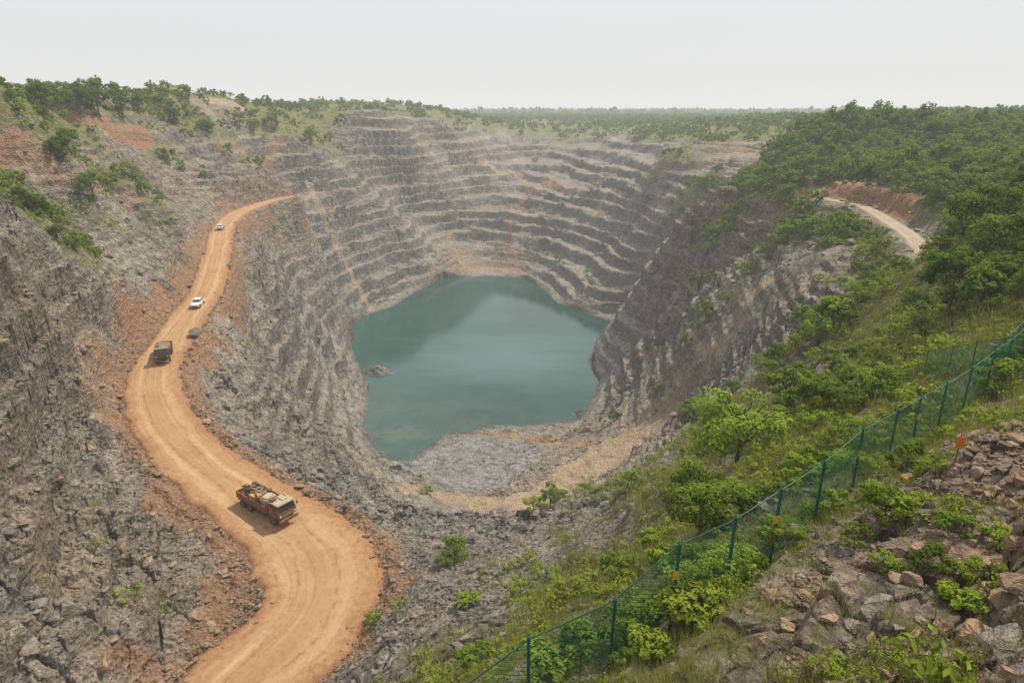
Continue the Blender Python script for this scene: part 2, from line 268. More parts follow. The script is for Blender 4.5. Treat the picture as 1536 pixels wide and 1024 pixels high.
class NT_:
    def __init__(s,name):
        s.m=bpy.data.materials.new(name); s.m.use_nodes=True; s.t=s.m.node_tree; s.t.nodes.clear()
        s.out=s.n('ShaderNodeOutputMaterial')
    def n(s,ty,**kw):
        nd=s.t.nodes.new(ty)
        for k,v in kw.items(): setattr(nd,k,v)
        return nd
    def L(s,a,b): s.t.links.new(a,b)
    def set(s,inp,v):
        if hasattr(v,'is_output'): s.L(v,inp)
        else: inp.default_value=v
    def mix(s,f,a,b,bt='MIX'):
        nd=s.n('ShaderNodeMix',data_type='RGBA',blend_type=bt); nd.clamp_result=False
        s.set(nd.inputs[0],f)
        for i,c in((6,a),(7,b)):
            s.set(nd.inputs[i],c if hasattr(c,'is_output') else tuple(c)+(1,))
        return nd.outputs[2]
    def math(s,op,a,b=0.,c=None,clamp=False):
        nd=s.n('ShaderNodeMath',operation=op,use_clamp=clamp); s.set(nd.inputs[0],a); s.set(nd.inputs[1],b)
        if c is not None: s.set(nd.inputs[2],c)
        return nd.outputs[0]
    def mr(s,v,a,b,c=0.,d=1.):
        nd=s.n('ShaderNodeMapRange'); s.set(nd.inputs[0],v)
        for i,x in enumerate((a,b,c,d)): nd.inputs[i+1].default_value=x
        return nd.outputs[0]
    def noise(s,vec,sc,det=4,ro=.6):
        nd=s.n('ShaderNodeTexNoise'); s.L(vec,nd.inputs['Vector']); nd.inputs['Scale'].default_value=sc; nd.inputs['Detail'].default_value=det; nd.inputs['Roughness'].default_value=ro
        return nd.outputs['Fac']
    def vor(s,vec,sc,feat='F1'):
        nd=s.n('ShaderNodeTexVoronoi',feature=feat); s.L(vec,nd.inputs['Vector']); nd.inputs['Scale'].default_value=sc; return nd
    def scale(s,vec,x,y,z):
        nd=s.n('ShaderNodeVectorMath',operation='MULTIPLY'); s.L(vec,nd.inputs[0]); nd.inputs[1].default_value=(x,y,z); return nd.outputs[0]
    def attr(s,name):
        nd=s.n('ShaderNodeAttribute',attribute_name=name); return nd
    def sep(s,c):
        nd=s.n('ShaderNodeSeparateColor'); s.L(c,nd.inputs[0]); return nd.outputs
    def bsdf(s,col,ro=.9,bump=None,bd=.1,bs=1.,spec=.25,metal=0):
        p=s.n('ShaderNodeBsdfPrincipled'); s.set(p.inputs['Base Color'],col if hasattr(col,'is_output') else tuple(col)+(1,)); s.set(p.inputs['Roughness'],ro)
        p.inputs['Specular IOR Level'].default_value=spec; p.inputs['Metallic'].default_value=metal
        if bump is not None:
            b=s.n('ShaderNodeBump'); b.inputs['Distance'].default_value=bd; b.inputs['Strength'].default_value=bs; s.L(bump,b.inputs['Height']); s.L(b.outputs[0],p.inputs['Normal'])
        s.L(p.outputs[0],s.out.inputs[0]); return p
def simple(name,col,ro=.6,var=.25,sc=3.,spec=.3,metal=0,dirt=None):
    s=NT_(name); tc=s.n('ShaderNodeTexCoord').outputs['Object']
    nz=s.noise(tc,sc,5,.65); nz2=s.noise(tc,sc*7,3)
    c=s.mix(s.mr(nz,.3,.7),[x*(1-var) for x in col],[min(1,x*(1+var)) for x in col])
    if dirt: c=s.mix(s.mr(s.math('ADD',nz,s.math('MULTIPLY',nz2,.5)),.7,.95,0,.8),c,dirt)
    s.bsdf(c,ro,nz2,.01,.4,spec,metal); return s.m
# ------------------------------------------------------------------ terrain material
s=NT_('quarry_ground'); pos=s.n('ShaderNodeNewGeometry'); N=pos.outputs['Normal']; pos=pos.outputs['Position']
a1=s.attr('cover'); r_=s.sep(a1.outputs['Color']); a2=s.attr('relief'); r2=s.sep(a2.outputs['Color']); sand_i=a1.outputs['Alpha']; slab_i=a2.outputs['Alpha']
green_i,tan_i,or_i=r_[0],r_[1],r_[2]; flat_i,face_i,wet_i=r2[0],r2[1],r2[2]
sx=s.n('ShaderNodeSeparateXYZ'); s.L(N,sx.inputs[0]); nz_=sx.outputs[2]
big=s.noise(pos,.045,4); med=s.noise(pos,.35,5,.65); fine=s.noise(pos,2.3,5,.7); strat=s.noise(s.scale(pos,.2,.2,1.3),1.0,5,.65)
v1=s.vor(pos,.75); v2=s.vor(pos,2.6); c1=s.sep(v1.outputs['Color'])[0]; c2=s.sep(v2.outputs['Color'])[1]
tone=s.math('ADD',s.math('MULTIPLY',strat,.6),s.math('ADD',s.math('MULTIPLY',med,.35),s.math('MULTIPLY',s.math('ADD',c1,c2),.15)))
tone=s.math('ADD',tone,s.math('MULTIPLY',s.math('SUBTRACT',fine,.5),.75))
tone=s.math('ADD',tone,s.math('MULTIPLY',s.math('SUBTRACT',big,.5),.5))
ramp_=s.n('ShaderNodeValToRGB'); s.L(tone,ramp_.inputs[0]); e=ramp_.color_ramp.elements
e[0].position=.40;e[0].color=(.038,.036,.034,1);e[1].position=.88;e[1].color=(.48,.445,.385,1)
x=e.new(.54);x.color=(.122,.115,.107,1);x=e.new(.70);x.color=(.255,.237,.208,1)
rockc=ramp_.outputs[0]
tanf=s.math('MULTIPLY',s.math('ADD',tan_i,s.math('MULTIPLY',s.math('SUBTRACT',med,.5),1.6)),.95,clamp=True)
tanc=s.mix(fine,(.15,.105,.07),(.54,.41,.28))
tanc=s.mix(s.mr(tone,.42,.72,.8,0),tanc,(.08,.056,.04))
col=s.mix(s.math('MULTIPLY',tanf,.7),rockc,tanc)
flat=s.mr(nz_,.72,.95)
gravel=s.mix(s.mr(fine,.3,.7),(.18,.158,.13),(.45,.39,.315))
col=s.mix(s.math('MULTIPLY',flat,s.math('ADD',s.math('MULTIPLY',flat_i,.45),.10)),col,gravel)
col=s.mix(s.math('MULTIPLY',flat_i,.3),col,gravel)
col=s.mix(s.math('MULTIPLY',face_i,.75),col,s.mix(1.,col,(.45,.455,.47),'MULTIPLY'))
slabc=s.mix(s.mr(s.math('ADD',fine,s.math('MULTIPLY',s.math('SUBTRACT',med,.5),1.2)),.3,.75),(.15,.147,.14),(.42,.40,.37))
col=s.mix(s.math('MULTIPLY',slab_i,.82),col,slabc)
orc=s.mix(s.mr(fine,.25,.75),(.19,.085,.042),(.46,.255,.135))
orf=s.mr(s.math('ADD',or_i,s.math('MULTIPLY',s.math('SUBTRACT',med,.5),1.3)),.25,.75)
col=s.mix(s.math('MULTIPLY',orf,.76),col,orc)
sdc=s.mix(s.mr(s.math('ADD',fine,s.math('MULTIPLY',s.math('SUBTRACT',med,.5),.9)),.3,.75),(.28,.195,.125),(.54,.405,.27))
sdf=s.mr(s.math('ADD',sand_i,s.math('MULTIPLY',s.math('SUBTRACT',med,.5),1.0)),.3,.75)
col=s.mix(s.math('MULTIPLY',sdf,.84),col,sdc)
grc=s.mix(s.mr(s.noise(pos,1.1,5,.7),.3,.7),(.07,.085,.024),(.27,.26,.095))
grf=s.mr(s.math('ADD',green_i,s.math('MULTIPLY',s.math('SUBTRACT',s.noise(pos,.8,5,.7),.5),1.6)),.35,.75)
grf=s.math('MULTIPLY',grf,s.mr(nz_,.3,.65,.25,1.))
col=s.mix(grf,col,grc)
col=s.mix(s.math('MULTIPLY',wet_i,.6),col,(.06,.058,.052))
hgt=s.math('ADD',s.math('MULTIPLY',fine,.6),s.math('ADD',s.math('MULTIPLY',v2.outputs['Distance'],.6),s.math('MULTIPLY',s.noise(pos,9,4,.7),.3)))
hgt=s.math('ADD',hgt,s.math('MULTIPLY',v1.outputs['Distance'],.9)); hgt=s.math('ADD',hgt,s.math('MULTIPLY',strat,1.3))
s.bsdf(col,.95,hgt,.65,1.,.12)
MG=s.m
idx=np.arange(NT*NR).reshape(NR,NT)
Fc=np.stack([idx[:-1,:-1],idx[:-1,1:],idx[1:,1:],idx[1:,:-1]],-1).reshape(-1,4)
wet=np.clip(np.maximum(np.clip(1-np.abs(LD)/3,0,1)*(LD<4),crack*.9),0,1)
me=mk('ground',np.stack([X,Y,Z],-1).reshape(-1,3),Fc,False,
  {'cover':np.stack([green_.ravel(),tan_.ravel(),orange_.ravel(),sand_.ravel()],-1),'relief':np.stack([np.maximum(benchflat,chute).ravel(),(np.maximum(np.maximum(benchface,strata5*.8),ledge*.6)*(1-chute)).ravel(),wet.ravel(),(shelf*(1-ramp2)).ravel()],-1)},[MG])
go=link(bpy.data.objects.new('ground',me)); go['kind']='structure'
print('ground',time.time()-T0)
# ------------------------------------------------------------------ roads
def roadmat(name,ca,cb,cc,edge):
    s=NT_(name); g=s.n('ShaderNodeNewGeometry').outputs['Position']; uv=s.n('ShaderNodeUVMap').outputs[0]
    su=s.n('ShaderNodeSeparateXYZ'); s.L(uv,su.inputs[0]); u=s.math('ABSOLUTE',su.outputs[0])
    n1=s.noise(g,.22,5); n2=s.noise(g,1.7,6,.72); n3=s.noise(s.scale(uv,6,.04,1),1.,5,.6); n4=s.noise(g,14,3,.7); n5=s.noise(g,.09,3); n6=s.noise(s.scale(uv,14,.03,1),1.,3,.5)
    c=s.mix(s.mr(n1,.3,.7),ca,cb)
    uw=s.math('ADD',u,s.math('MULTIPLY',s.math('SUBTRACT',n5,.5),.7))
    trk=s.math('ADD',s.math('MULTIPLY',s.mr(s.math('ABSOLUTE',s.math('SUBTRACT',uw,.42)),.0,.16,1,0),.5),s.mr(n3,.48,.66,0,.5))
    c=s.mix(trk,c,cc)
    rut=s.mr(s.math('ABSOLUTE',s.math('SUBTRACT',uw,.27)),.0,.05,1,0); c=s.mix(s.math('MULTIPLY',rut,s.mr(n2,.4,.62,0,.55)),c,[x*.5 for x in ca])
    c=s.mix(s.mr(n6,.58,.68,0,.35),c,[x*.55 for x in ca])
    c=s.mix(s.mr(n2,.48,.75,0,.5),c,[x*.6 for x in ca]); c=s.mix(s.mr(n4,.6,.75,0,.4),c,(.3,.24,.18))
    eg=s.mr(s.math('ADD',u,s.math('MULTIPLY',s.math('SUBTRACT',n2,.5),1.0)),.60,.96)
    c=s.mix(s.math('MULTIPLY',eg,.9),c,edge)
    s.bsdf(c,.95,s.math('ADD',s.math('ADD',n2,s.math('MULTIPLY',n4,.4)),s.math('MULTIPLY',n3,.7)),.14,.8,.1); return s.m
def road(name,path,mat,nx=26):
    d=np.gradient(path[:,:2],axis=0); d/=np.linalg.norm(d,axis=1)[:,None]; nrm=np.stack([d[:,1],-d[:,0]],1)
    k=np.ones(7)/7; nn=np.stack([np.convolve(np.pad(nrm[:,i],3,'edge'),k,'valid') for i in(0,1)],1); nn/=np.linalg.norm(nn,axis=1)[:,None]
    ln=np.concatenate([[0],np.cumsum(np.linalg.norm(np.diff(path[:,:2],axis=0),axis=1))])
    u=np.linspace(-1,1,nx); V=[];UV=[]
    for i in range(len(path)):
        w=path[i,3]/2
        for j,a in enumerate(u):
            ww=w*(1+.28*float(fbm(np.array([ln[i]]),np.array([math.copysign(3.,a)+5.]),4,5)[0])*abs(a))+.2
            x=path[i,0]+nn[i,0]*a*ww; y=path[i,1]+nn[i,1]*a*ww
            z=path[i,2]+.06*(1-a*a)+.05*float(fbm(np.array([x]),np.array([y]),2.5,2)[0])-.05*(math.exp(-((abs(a)-.42)/.1)**2))-(.5 if abs(a)>.97 else (.08 if abs(a)>.88 else 0))
            V.append((x,y,z)); UV.append((a,ln[i]))
    idx=np.arange(len(V)).reshape(len(path),nx)
    Fc=np.stack([idx[:-1,:-1],idx[1:,:-1],idx[1:,1:],idx[:-1,1:]],-1).reshape(-1,4)[:,::-1]
    me=mk(name,np.array(V),Fc,True,None,[mat]); uvl=me.uv_layers.new(name='UVMap'); UV=np.array(UV,dtype=np.float32)
    uvl.data.foreach_set('uv',UV[Fc.ravel()].ravel()); o=link(bpy.data.objects.new(name,me)); o['kind']='structure'; return o
road('road',roadpath(haul_px,24),roadmat('orange_dust',(.34,.19,.092),(.42,.25,.13),(.50,.325,.185),(.27,.125,.058)))
road('track',roadpath(track_px,12),roadmat('pale_dust',(.29,.23,.165),(.40,.325,.24),(.44,.37,.28),(.26,.19,.12)),12)
# ------------------------------------------------------------------ water
cen=lake.mean(0); wp=(lake-cen)*1.18+cen
s=NT_('lake_water'); g=s.n('ShaderNodeNewGeometry').outputs['Position']
n1=s.noise(s.scale(g,1,.45,1),.016,3,.5); n2=s.noise(g,.11,6,.65); sy=s.n('ShaderNodeSeparateXYZ'); s.L(g,sy.inputs[0])
c=s.mix(s.mr(n1,.38,.64),(.007,.044,.035),(.020,.078,.066))
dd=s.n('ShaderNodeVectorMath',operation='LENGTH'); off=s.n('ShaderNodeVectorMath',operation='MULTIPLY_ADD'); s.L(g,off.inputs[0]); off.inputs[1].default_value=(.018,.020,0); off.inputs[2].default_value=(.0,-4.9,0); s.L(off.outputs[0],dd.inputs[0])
c=s.mix(s.math('MULTIPLY',s.mr(s.math('ADD',dd.outputs['Value'],s.math('MULTIPLY',s.math('SUBTRACT',s.noise(s.scale(g,.35,1,1),.05,4,.6),.5),1.6)),.1,1.0,1,0),.5),c,(.09,.18,.165))  # paler middle: sky sheen painted into the water colour
near=s.mr(s.math('ADD',sy.outputs[1],s.math('MULTIPLY',sy.outputs[0],.5)),135,205,1,0)
c=s.mix(s.math('MULTIPLY',near,s.mr(n2,.44,.56,.2,.8)),c,(.10,.12,.09))
c=s.mix(s.math('MULTIPLY',s.mr(near,.05,.45,0,1),s.mr(s.noise(g,.22,6,.7),.54,.60,0,.7)),c,(.025,.045,.037))
b=s.noise(s.scale(g,1,1.6,1),1.6,4,.6)
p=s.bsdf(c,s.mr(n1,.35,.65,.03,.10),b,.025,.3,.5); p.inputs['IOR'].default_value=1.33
wm=s.m
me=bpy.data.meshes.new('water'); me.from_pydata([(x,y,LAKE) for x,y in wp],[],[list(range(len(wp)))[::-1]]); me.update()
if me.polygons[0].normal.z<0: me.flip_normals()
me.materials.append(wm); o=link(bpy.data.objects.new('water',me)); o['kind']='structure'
# ------------------------------------------------------------------ foliage
def leafmat(name,dark,light,tr=.25,yel=(.24,.23,.04)):
    s=NT_(name); at=s.sep(s.attr('tint').outputs['Color']); oi=s.n('ShaderNodeObjectInfo').outputs['Random']
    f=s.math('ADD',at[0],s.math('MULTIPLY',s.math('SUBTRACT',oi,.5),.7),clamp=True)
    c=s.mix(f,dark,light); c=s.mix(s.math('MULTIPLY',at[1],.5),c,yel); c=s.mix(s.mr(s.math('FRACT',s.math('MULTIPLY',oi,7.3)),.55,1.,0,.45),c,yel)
    d=s.n('ShaderNodeBsdfDiffuse'); s.L(c,d.inputs[0]); t=s.n('ShaderNodeBsdfTranslucent'); s.L(s.mix(.3,c,(.16,.24,.03)),t.inputs[0])
    m=s.n('ShaderNodeMixShader'); m.inputs[0].default_value=tr; s.L(d.outputs[0],m.inputs[1]); s.L(t.outputs[0],m.inputs[2]); s.L(m.outputs[0],s.out.inputs[0]); return s.m
ML=leafmat('tree_leaves',(.024,.052,.008),(.17,.26,.038),.34,(.19,.23,.035)); ML2=leafmat('bright_leaves',(.045,.085,.010),(.28,.39,.045),.35)
MGr=leafmat('grass_blades',(.10,.11,.028),(.38,.36,.13),.3)
MB=simple('bark',(.10,.075,.05),.9,.4,4)
def leaves(cn,nrm,size,shade,r):
    n=len(cn); a=r.normal(size=(n,3)); t1=np.cross(nrm,a); t1/=np.linalg.norm(t1,axis=1)[:,None]+1e-9; t2=np.cross(nrm,t1)
    sz=(size*r.uniform(.6,1.35,n))[:,None]
    V=np.stack([cn-t1*sz,cn-t2*sz*.5+nrm*sz*.12,cn+t1*sz,cn+t2*sz*.5+nrm*sz*.12],1).reshape(-1,3)
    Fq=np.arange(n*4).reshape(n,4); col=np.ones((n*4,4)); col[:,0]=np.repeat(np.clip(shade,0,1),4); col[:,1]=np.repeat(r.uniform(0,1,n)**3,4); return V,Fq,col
def crown(seed,R,H,z0,ncl,per,ls,up=.6):
    r=np.random.default_rng(seed); CN=[];NR_=[];SH=[]
    for i in range(ncl):
        d=r.normal(size=3); d/=np.linalg.norm(d); d[2]=abs(d[2])*1.0 if r.random()<up else d[2]
        k=r.uniform(.4,1.05)**.6; c=np.array([d[0]*R*k,d[1]*R*k,z0+H*.45+d[2]*H*.5*k])
        cr=R*r.uniform(.18,.38); q=r.normal(size=(per,3)); q/=np.linalg.norm(q,axis=1)[:,None]; rad=cr*r.uniform(.35,1.1,per)**.5
        pp=c+q*rad[:,None]*np.array([1,1,.75]); nn=q*.7+np.array([0,0,.7])+r.normal(size=(per,3))*.35; nn/=np.linalg.norm(nn,axis=1)[:,None]
        CN.append(pp);NR_.append(nn); SH.append(.22+.38*q[:,2]+.38*(pp[:,2]-z0)/H+r.uniform(-.15,.15,per)+r.uniform(-.18,.18))  # leaf colour runs darker below to lighter on top: shading painted in
    return leaves(np.concatenate(CN),np.concatenate(NR_),np.full(ncl*per,ls),np.concatenate(SH),r)
def tubes(lst,seg=6):
    V=[];Fq=[]
    for pp,rr in lst:
        pp=np.array(pp,float); b=len(V)
        for i,(p,r0) in enumerate(zip(pp,rr)):
            d=pp[min(i+1,len(pp)-1)]-pp[max(i-1,0)]; d/=np.linalg.norm(d)+1e-9; a=np.cross(d,[0.3,1,.2]); a/=np.linalg.norm(a); c=np.cross(d,a)
            for j in range(seg):
                t=2*math.pi*j/seg; V.append(p+(a*math.cos(t)+c*math.sin(t))*r0)
        for i in range(len(pp)-1):
            for j in range(seg): Fq.append((b+i*seg+j,b+i*seg+(j+1)%seg,b+(i+1)*seg+(j+1)%seg,b+(i+1)*seg+j))
    return np.array(V),np.array(Fq)
def trunkmesh(seed,H,R,z0):
    r=np.random.default_rng(seed+99); L=[([(0,0,-.5),(.05*H*r.normal()*.3,.02*H,H*.3),(.04*H*r.normal(),.03*H*r.normal(),H*.75)],[.03*H,.022*H,.008*H])]
    for i in range(7):
        a=r.uniform(0,6.28); h0=r.uniform(.15,.55)*H; rr=R*r.uniform(.5,.85)
        L.append(([(0,0,h0),(math.cos(a)*rr*.5,math.sin(a)*rr*.5,h0+.2*H),(math.cos(a)*rr,math.sin(a)*rr,h0+H*r.uniform(.25,.4))],[.014*H,.009*H,.004*H]))
    return tubes(L)
treeT=[]
for i in range(7):
    H=5.2; R=[2.4,2.1,2.6,1.9,2.5,2.2,3.0][i]
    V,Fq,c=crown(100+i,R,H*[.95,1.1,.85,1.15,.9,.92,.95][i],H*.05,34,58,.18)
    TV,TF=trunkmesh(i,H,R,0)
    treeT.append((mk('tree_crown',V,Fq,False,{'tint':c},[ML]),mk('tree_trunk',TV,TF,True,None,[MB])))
nearT=[]
for i in range(3):
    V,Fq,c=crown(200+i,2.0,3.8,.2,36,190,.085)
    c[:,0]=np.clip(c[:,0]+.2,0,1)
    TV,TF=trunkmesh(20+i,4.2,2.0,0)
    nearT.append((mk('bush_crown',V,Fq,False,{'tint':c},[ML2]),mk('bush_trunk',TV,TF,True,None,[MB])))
shrubT=[]
for i in range(6):
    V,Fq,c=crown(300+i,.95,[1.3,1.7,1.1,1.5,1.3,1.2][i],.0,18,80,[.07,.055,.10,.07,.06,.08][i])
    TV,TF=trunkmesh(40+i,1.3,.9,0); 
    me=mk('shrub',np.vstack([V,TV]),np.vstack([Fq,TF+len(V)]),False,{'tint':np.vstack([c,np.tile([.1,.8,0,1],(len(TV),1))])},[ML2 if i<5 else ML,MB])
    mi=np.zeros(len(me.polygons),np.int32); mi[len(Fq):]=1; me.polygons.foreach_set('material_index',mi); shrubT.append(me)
def put_tree(x,y,z,sc,tmp,label,group,cat='tree',sz=1.):
    e=link(bpy.data.objects.new('tree',None)); e.empty_display_size=.5; e.location=(x,y,z-.1); e.rotation_euler=(0,0,rng.uniform(0,6.28)); e.scale=(sc,sc,sc*sz)
    e['label']=label; e['category']=cat; e['group']=group
    for nm,me in(('crown',tmp[0]),('trunk',tmp[1])):
        o=link(bpy.data.objects.new(nm,me)); o.parent=e
    return e
def put_shrub(x,y,z,sc,i,label='low leafy green shrub on the rocky slope'):
    o=link(bpy.data.objects.new('shrub',shrubT[i%6])); o.location=(x,y,z-.08*sc); o.rotation_euler=(0,0,rng.uniform(0,6.28)); o.scale=(sc,sc,sc*rng.uniform(.8,1.15))
    o['label']=label;o['category']='shrub';o['group']='shrubs on the quarry slopes'
keep=[]
for px,py,sc in[(1103,705,1.35),(1050,798,.8)]:
    x,y,z=sight(px,py); keep.append((x,y,6.0 if sc>1 else 3.)); put_tree(x,y,z,sc,nearT[int(px)%3],'bright green spreading small tree on grassy slope','bright green small trees')
for px,py,wpx in[(68,172,50),(150,176,34),(467,215,46),(95,244,30),(140,300,34),(185,174,24),(262,187,22),(408,196,28),(118,172,28),(215,168,22),(360,192,20),(310,200,18)]:
    x,y,z=sight(px,py); d=math.hypot(x,y)
    if d>520: continue
    put_tree(x,y,z,min(1.7,wpx*d/1000/4.6),treeT[px%7],'dark green broadleaf tree standing on dry hillside','trees on the hillsides')
for k,(px,py,wpx) in enumerate([(950,740,50),(905,755,44),(838,748,28),(800,768,36),(990,590,28),(922,628,22),(1165,565,44),(1225,520,50),(1260,470,50),(640,742,22),(1240,600,60),(1290,590,60),(1180,640,50),(600,915,30),(700,905,36),(560,938,28),(1470,880,60),(1390,850,50),(1500,820,50),(1320,790,60),(1370,770,50),(1500,590,60),(1400,720,50),(1360,700,60),(860,900,60),(820,870,40),(1000,850,60),(780,900,50),(960,960,100),(880,990,90),(1100,870,90),(1090,900,80),(840,1000,90),(1240,780,70),(1180,820,60),(720,1000,60),(1400,1010,40),(930,930,80),(1040,930,90),(930,870,60),(1060,850,60),(1130,770,60),(1200,720,60),(1260,680,60),(980,820,44),(1160,650,50),(1220,650,50),(1430,800,50),(1330,860,44),(1280,820,44),(1440,910,50)]):
    x,y,z=sight(px,py); d=math.sqrt(x*x+y*y+z*z); put_shrub(x,y,z,min(wpx*d/1000/2.0,2.2),k)
FENCE_PX=[(700,1130,-15.5),(792,1080,-14.7),(912,1010,-14),(1005,945,-13),(1088,888,-12.3),(1155,838,-11.7),(1218,795,-12.2),(1275,748,-12.8),(1328,705,-13),(1365,680,-13.2),(1403,655,-13.4),(1440,625,-13.4),(1475,597,-13.4),(1503,573,-13.2),(1530,550,-13),(1556,525,-12.8)]
fen=np.array([P(*q) for q in FENCE_PX])
for k in range(90):
    t=rng.uniform(0,len(fen)-1.01); i=int(t); p=fen[i]+(fen[i+1]-fen[i])*(t-i); o=rng.normal()*1.5+.9
    x,y=p[0]-o*.5,p[1]+o*.8; put_shrub(x,y,float(samp(Z,x,y)),float(np.clip(.45*math.exp(rng.normal()*.4),.22,.95)),k,'leafy green weeds growing against green wire fence')
f2=np.array([sight(*q) for q in[(1383,568),(1420,565),(1455,560),(1496,556),(1520,532),(1545,505),(1575,470)]])
cells={}
def scatter(nc,ra,rb,cell,prob):
    t=rng.uniform(-.87,.87,nc); r=np.sqrt(rng.uniform(ra*ra,rb*rb,nc)); x=r*np.sin(t);y=r*np.cos(t)
    tr=samp(ATT[...,2],x,y); d1=samp(D1-W1/2,x,y);d2=samp(D2_-W2/2,x,y);ld=samp(LD,x,y);z=samp(Z,x,y); rp=samp(ramp+ochre+mound,x,y); orr=samp(orange_,x,y)
    out=[]
    clump=fbm(x,y,22,2,3)
    for i in range(nc):
        if d1[i]<6 or d2[i]<1.6 or ld[i]<15 or rp[i]>.1 or orr[i]>.5: continue
        if rng.random()>prob*max(0,tr[i]*1.35-.2+.5*clump[i]): continue
        if r[i]<60 and np.min(np.hypot(f2[:,0]-x[i],f2[:,1]-y[i]))<3.5: continue
        if any(math.hypot(x[i]-a,y[i]-b)<c for a,b,c in keep): continue
        k=(int(x[i]//cell),int(y[i]//cell))
        if k in cells: continue
        cells[k]=1; out.append((x[i],y[i],z[i],r[i]))
    return out
tr1=scatter(20000,36,330,3.0,1.)
tr1.sort(key=lambda q:q[3])
ni=270
def tsize(q):
    s=min(1.5,max(.4,.82*math.exp(rng.normal()*.36)))
    if q[3]<60: s*=.68
    elif q[3]<100: s*=.85
    if q[0]<-60: s*=.66
    be=math.degrees(math.atan2(q[0],q[1]))
    if 26<be<34 and 50<q[3]<150: s=min(s*.5,.5)
    return s
for q in tr1[:ni]:
    put_tree(q[0],q[1],q[2],tsize(q),treeT[rng.integers(7)],'dark green broadleaf tree in hillside scrub','trees on the hillsides',sz=rng.uniform(.75,1.15))
cells.clear(); tr2=scatter(24000,330,1500,6.,1.)
cells.clear(); tr3=scatter(9000,1400,3800,14,1.1)
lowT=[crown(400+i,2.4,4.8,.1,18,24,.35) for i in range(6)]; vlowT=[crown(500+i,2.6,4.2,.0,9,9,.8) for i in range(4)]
def merge(name,insts,tmps,mat):
    VV=[];FF=[];CC=[];o=0
    by={}
    for q in insts: by.setdefault(int(rng.integers(len(tmps))),[]).append(q)
    for k,L in by.items():
        V,Fq,c=tmps[k]; L=np.array(L); n=len(L); a=rng.uniform(0,6.28,n); s=L[:,3]; ca=np.cos(a)*s;sa=np.sin(a)*s; szz=s*rng.uniform(.65,1.3,n)
        x=V[None,:,0]*ca[:,None]-V[None,:,1]*sa[:,None]+L[:,0:1]; y=V[None,:,0]*sa[:,None]+V[None,:,1]*ca[:,None]+L[:,1:2]; z=V[None,:,2]*szz[:,None]+L[:,2:3]
        VV.append(np.stack([x,y,z],-1).reshape(-1,3)); FF.append((Fq[None]+(np.arange(n)*len(V))[:,None,None]+o).reshape(-1,Fq.shape[1])); o+=n*len(V)
        cc=np.tile(c,(n,1,1)).copy(); cc[...,0]=np.clip(cc[...,0]+(rng.uniform(-.35,.35,n)+.5*fbm(L[:,0],L[:,1],9,2,66))[:,None],0,1)
        cc[...,1]=np.clip(cc[...,1]+(np.maximum(0,rng.normal(size=n)*.5))[:,None],0,1.3); CC.append(cc.reshape(-1,4))
    me=mk(name,np.vstack(VV),np.vstack(FF),False,{'tint':np.vstack(CC)},[mat]); ob=link(bpy.data.objects.new(name,me)); ob['kind']='stuff'; return ob
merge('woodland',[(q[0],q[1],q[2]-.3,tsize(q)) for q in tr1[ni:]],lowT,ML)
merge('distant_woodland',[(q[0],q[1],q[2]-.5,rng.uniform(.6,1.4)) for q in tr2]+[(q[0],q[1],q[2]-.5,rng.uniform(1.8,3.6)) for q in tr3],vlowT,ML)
print('trees',len(tr1),len(tr2),len(tr3),time.time()-T0)
def cover(nc,ra,rb,key=0,thr=.3,amp=.35):
    t=rng.uniform(-.85,.85,nc); r=np.exp(rng.uniform(math.log(ra),math.log(rb),nc)); x=r*np.sin(t);y=r*np.cos(t)
    g0=samp(green_,x,y); g=g0+amp*fbm(x,y,5,2,7); k=(g0>.14)&(g>thr+rng.uniform(0,.5,nc))&(samp(D1-W1/2,x,y)>2)&(samp(D2_-W2/2,x,y)>.5)&(samp(LD,x,y)>8)
    if key:
        for a,b,c in keep: k&=np.hypot(x-a,y-b)>c*.7
    return x[k],y[k],samp(Z,x[k],y[k]),r[k]
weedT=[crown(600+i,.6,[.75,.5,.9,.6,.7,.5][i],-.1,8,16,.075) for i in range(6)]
x,y,z,r=cover(14000,9,90,1,.36,.8); x2,y2,z2,r2_=cover(12000,90,560,0,.3,.5)
x,y,z,r=[np.concatenate(q) for q in((x,x2),(y,y2),(z,z2),(r,r2_))]
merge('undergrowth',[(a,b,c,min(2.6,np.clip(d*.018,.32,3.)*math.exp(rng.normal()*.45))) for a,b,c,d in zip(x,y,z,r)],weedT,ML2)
def tuft(seed):
    r=np.random.default_rng(seed);V=[];Fq=[];c=[]
    for i in range(16):
        a=r.uniform(0,6.28);b=r.uniform(0,.25);h=r.uniform(.2,.6);l=r.uniform(.05,.35); x0,y0=math.cos(a)*b,math.sin(a)*b; w=.012; px_,py_=-math.sin(a)*w,math.cos(a)*w
        k=len(V); V+=[(x0-px_,y0-py_,-.05),(x0+px_,y0+py_,-.05),(x0+math.cos(a)*l+px_*.3,y0+math.sin(a)*l+py_*.3,h),(x0+math.cos(a)*l-px_*.3,y0+math.sin(a)*l-py_*.3,h)]; Fq.append((k,k+1,k+2,k+3)); sh=r.uniform(.1,.9); c+=[(sh,r.random(),0,1)]*4
    return np.array(V),np.array(Fq),np.array(c)
x,y,z,r=cover(28000,9,90,0,.12)
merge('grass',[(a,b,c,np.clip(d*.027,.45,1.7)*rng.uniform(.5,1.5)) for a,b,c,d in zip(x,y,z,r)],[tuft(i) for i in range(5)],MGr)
print('cover',time.time()-T0)
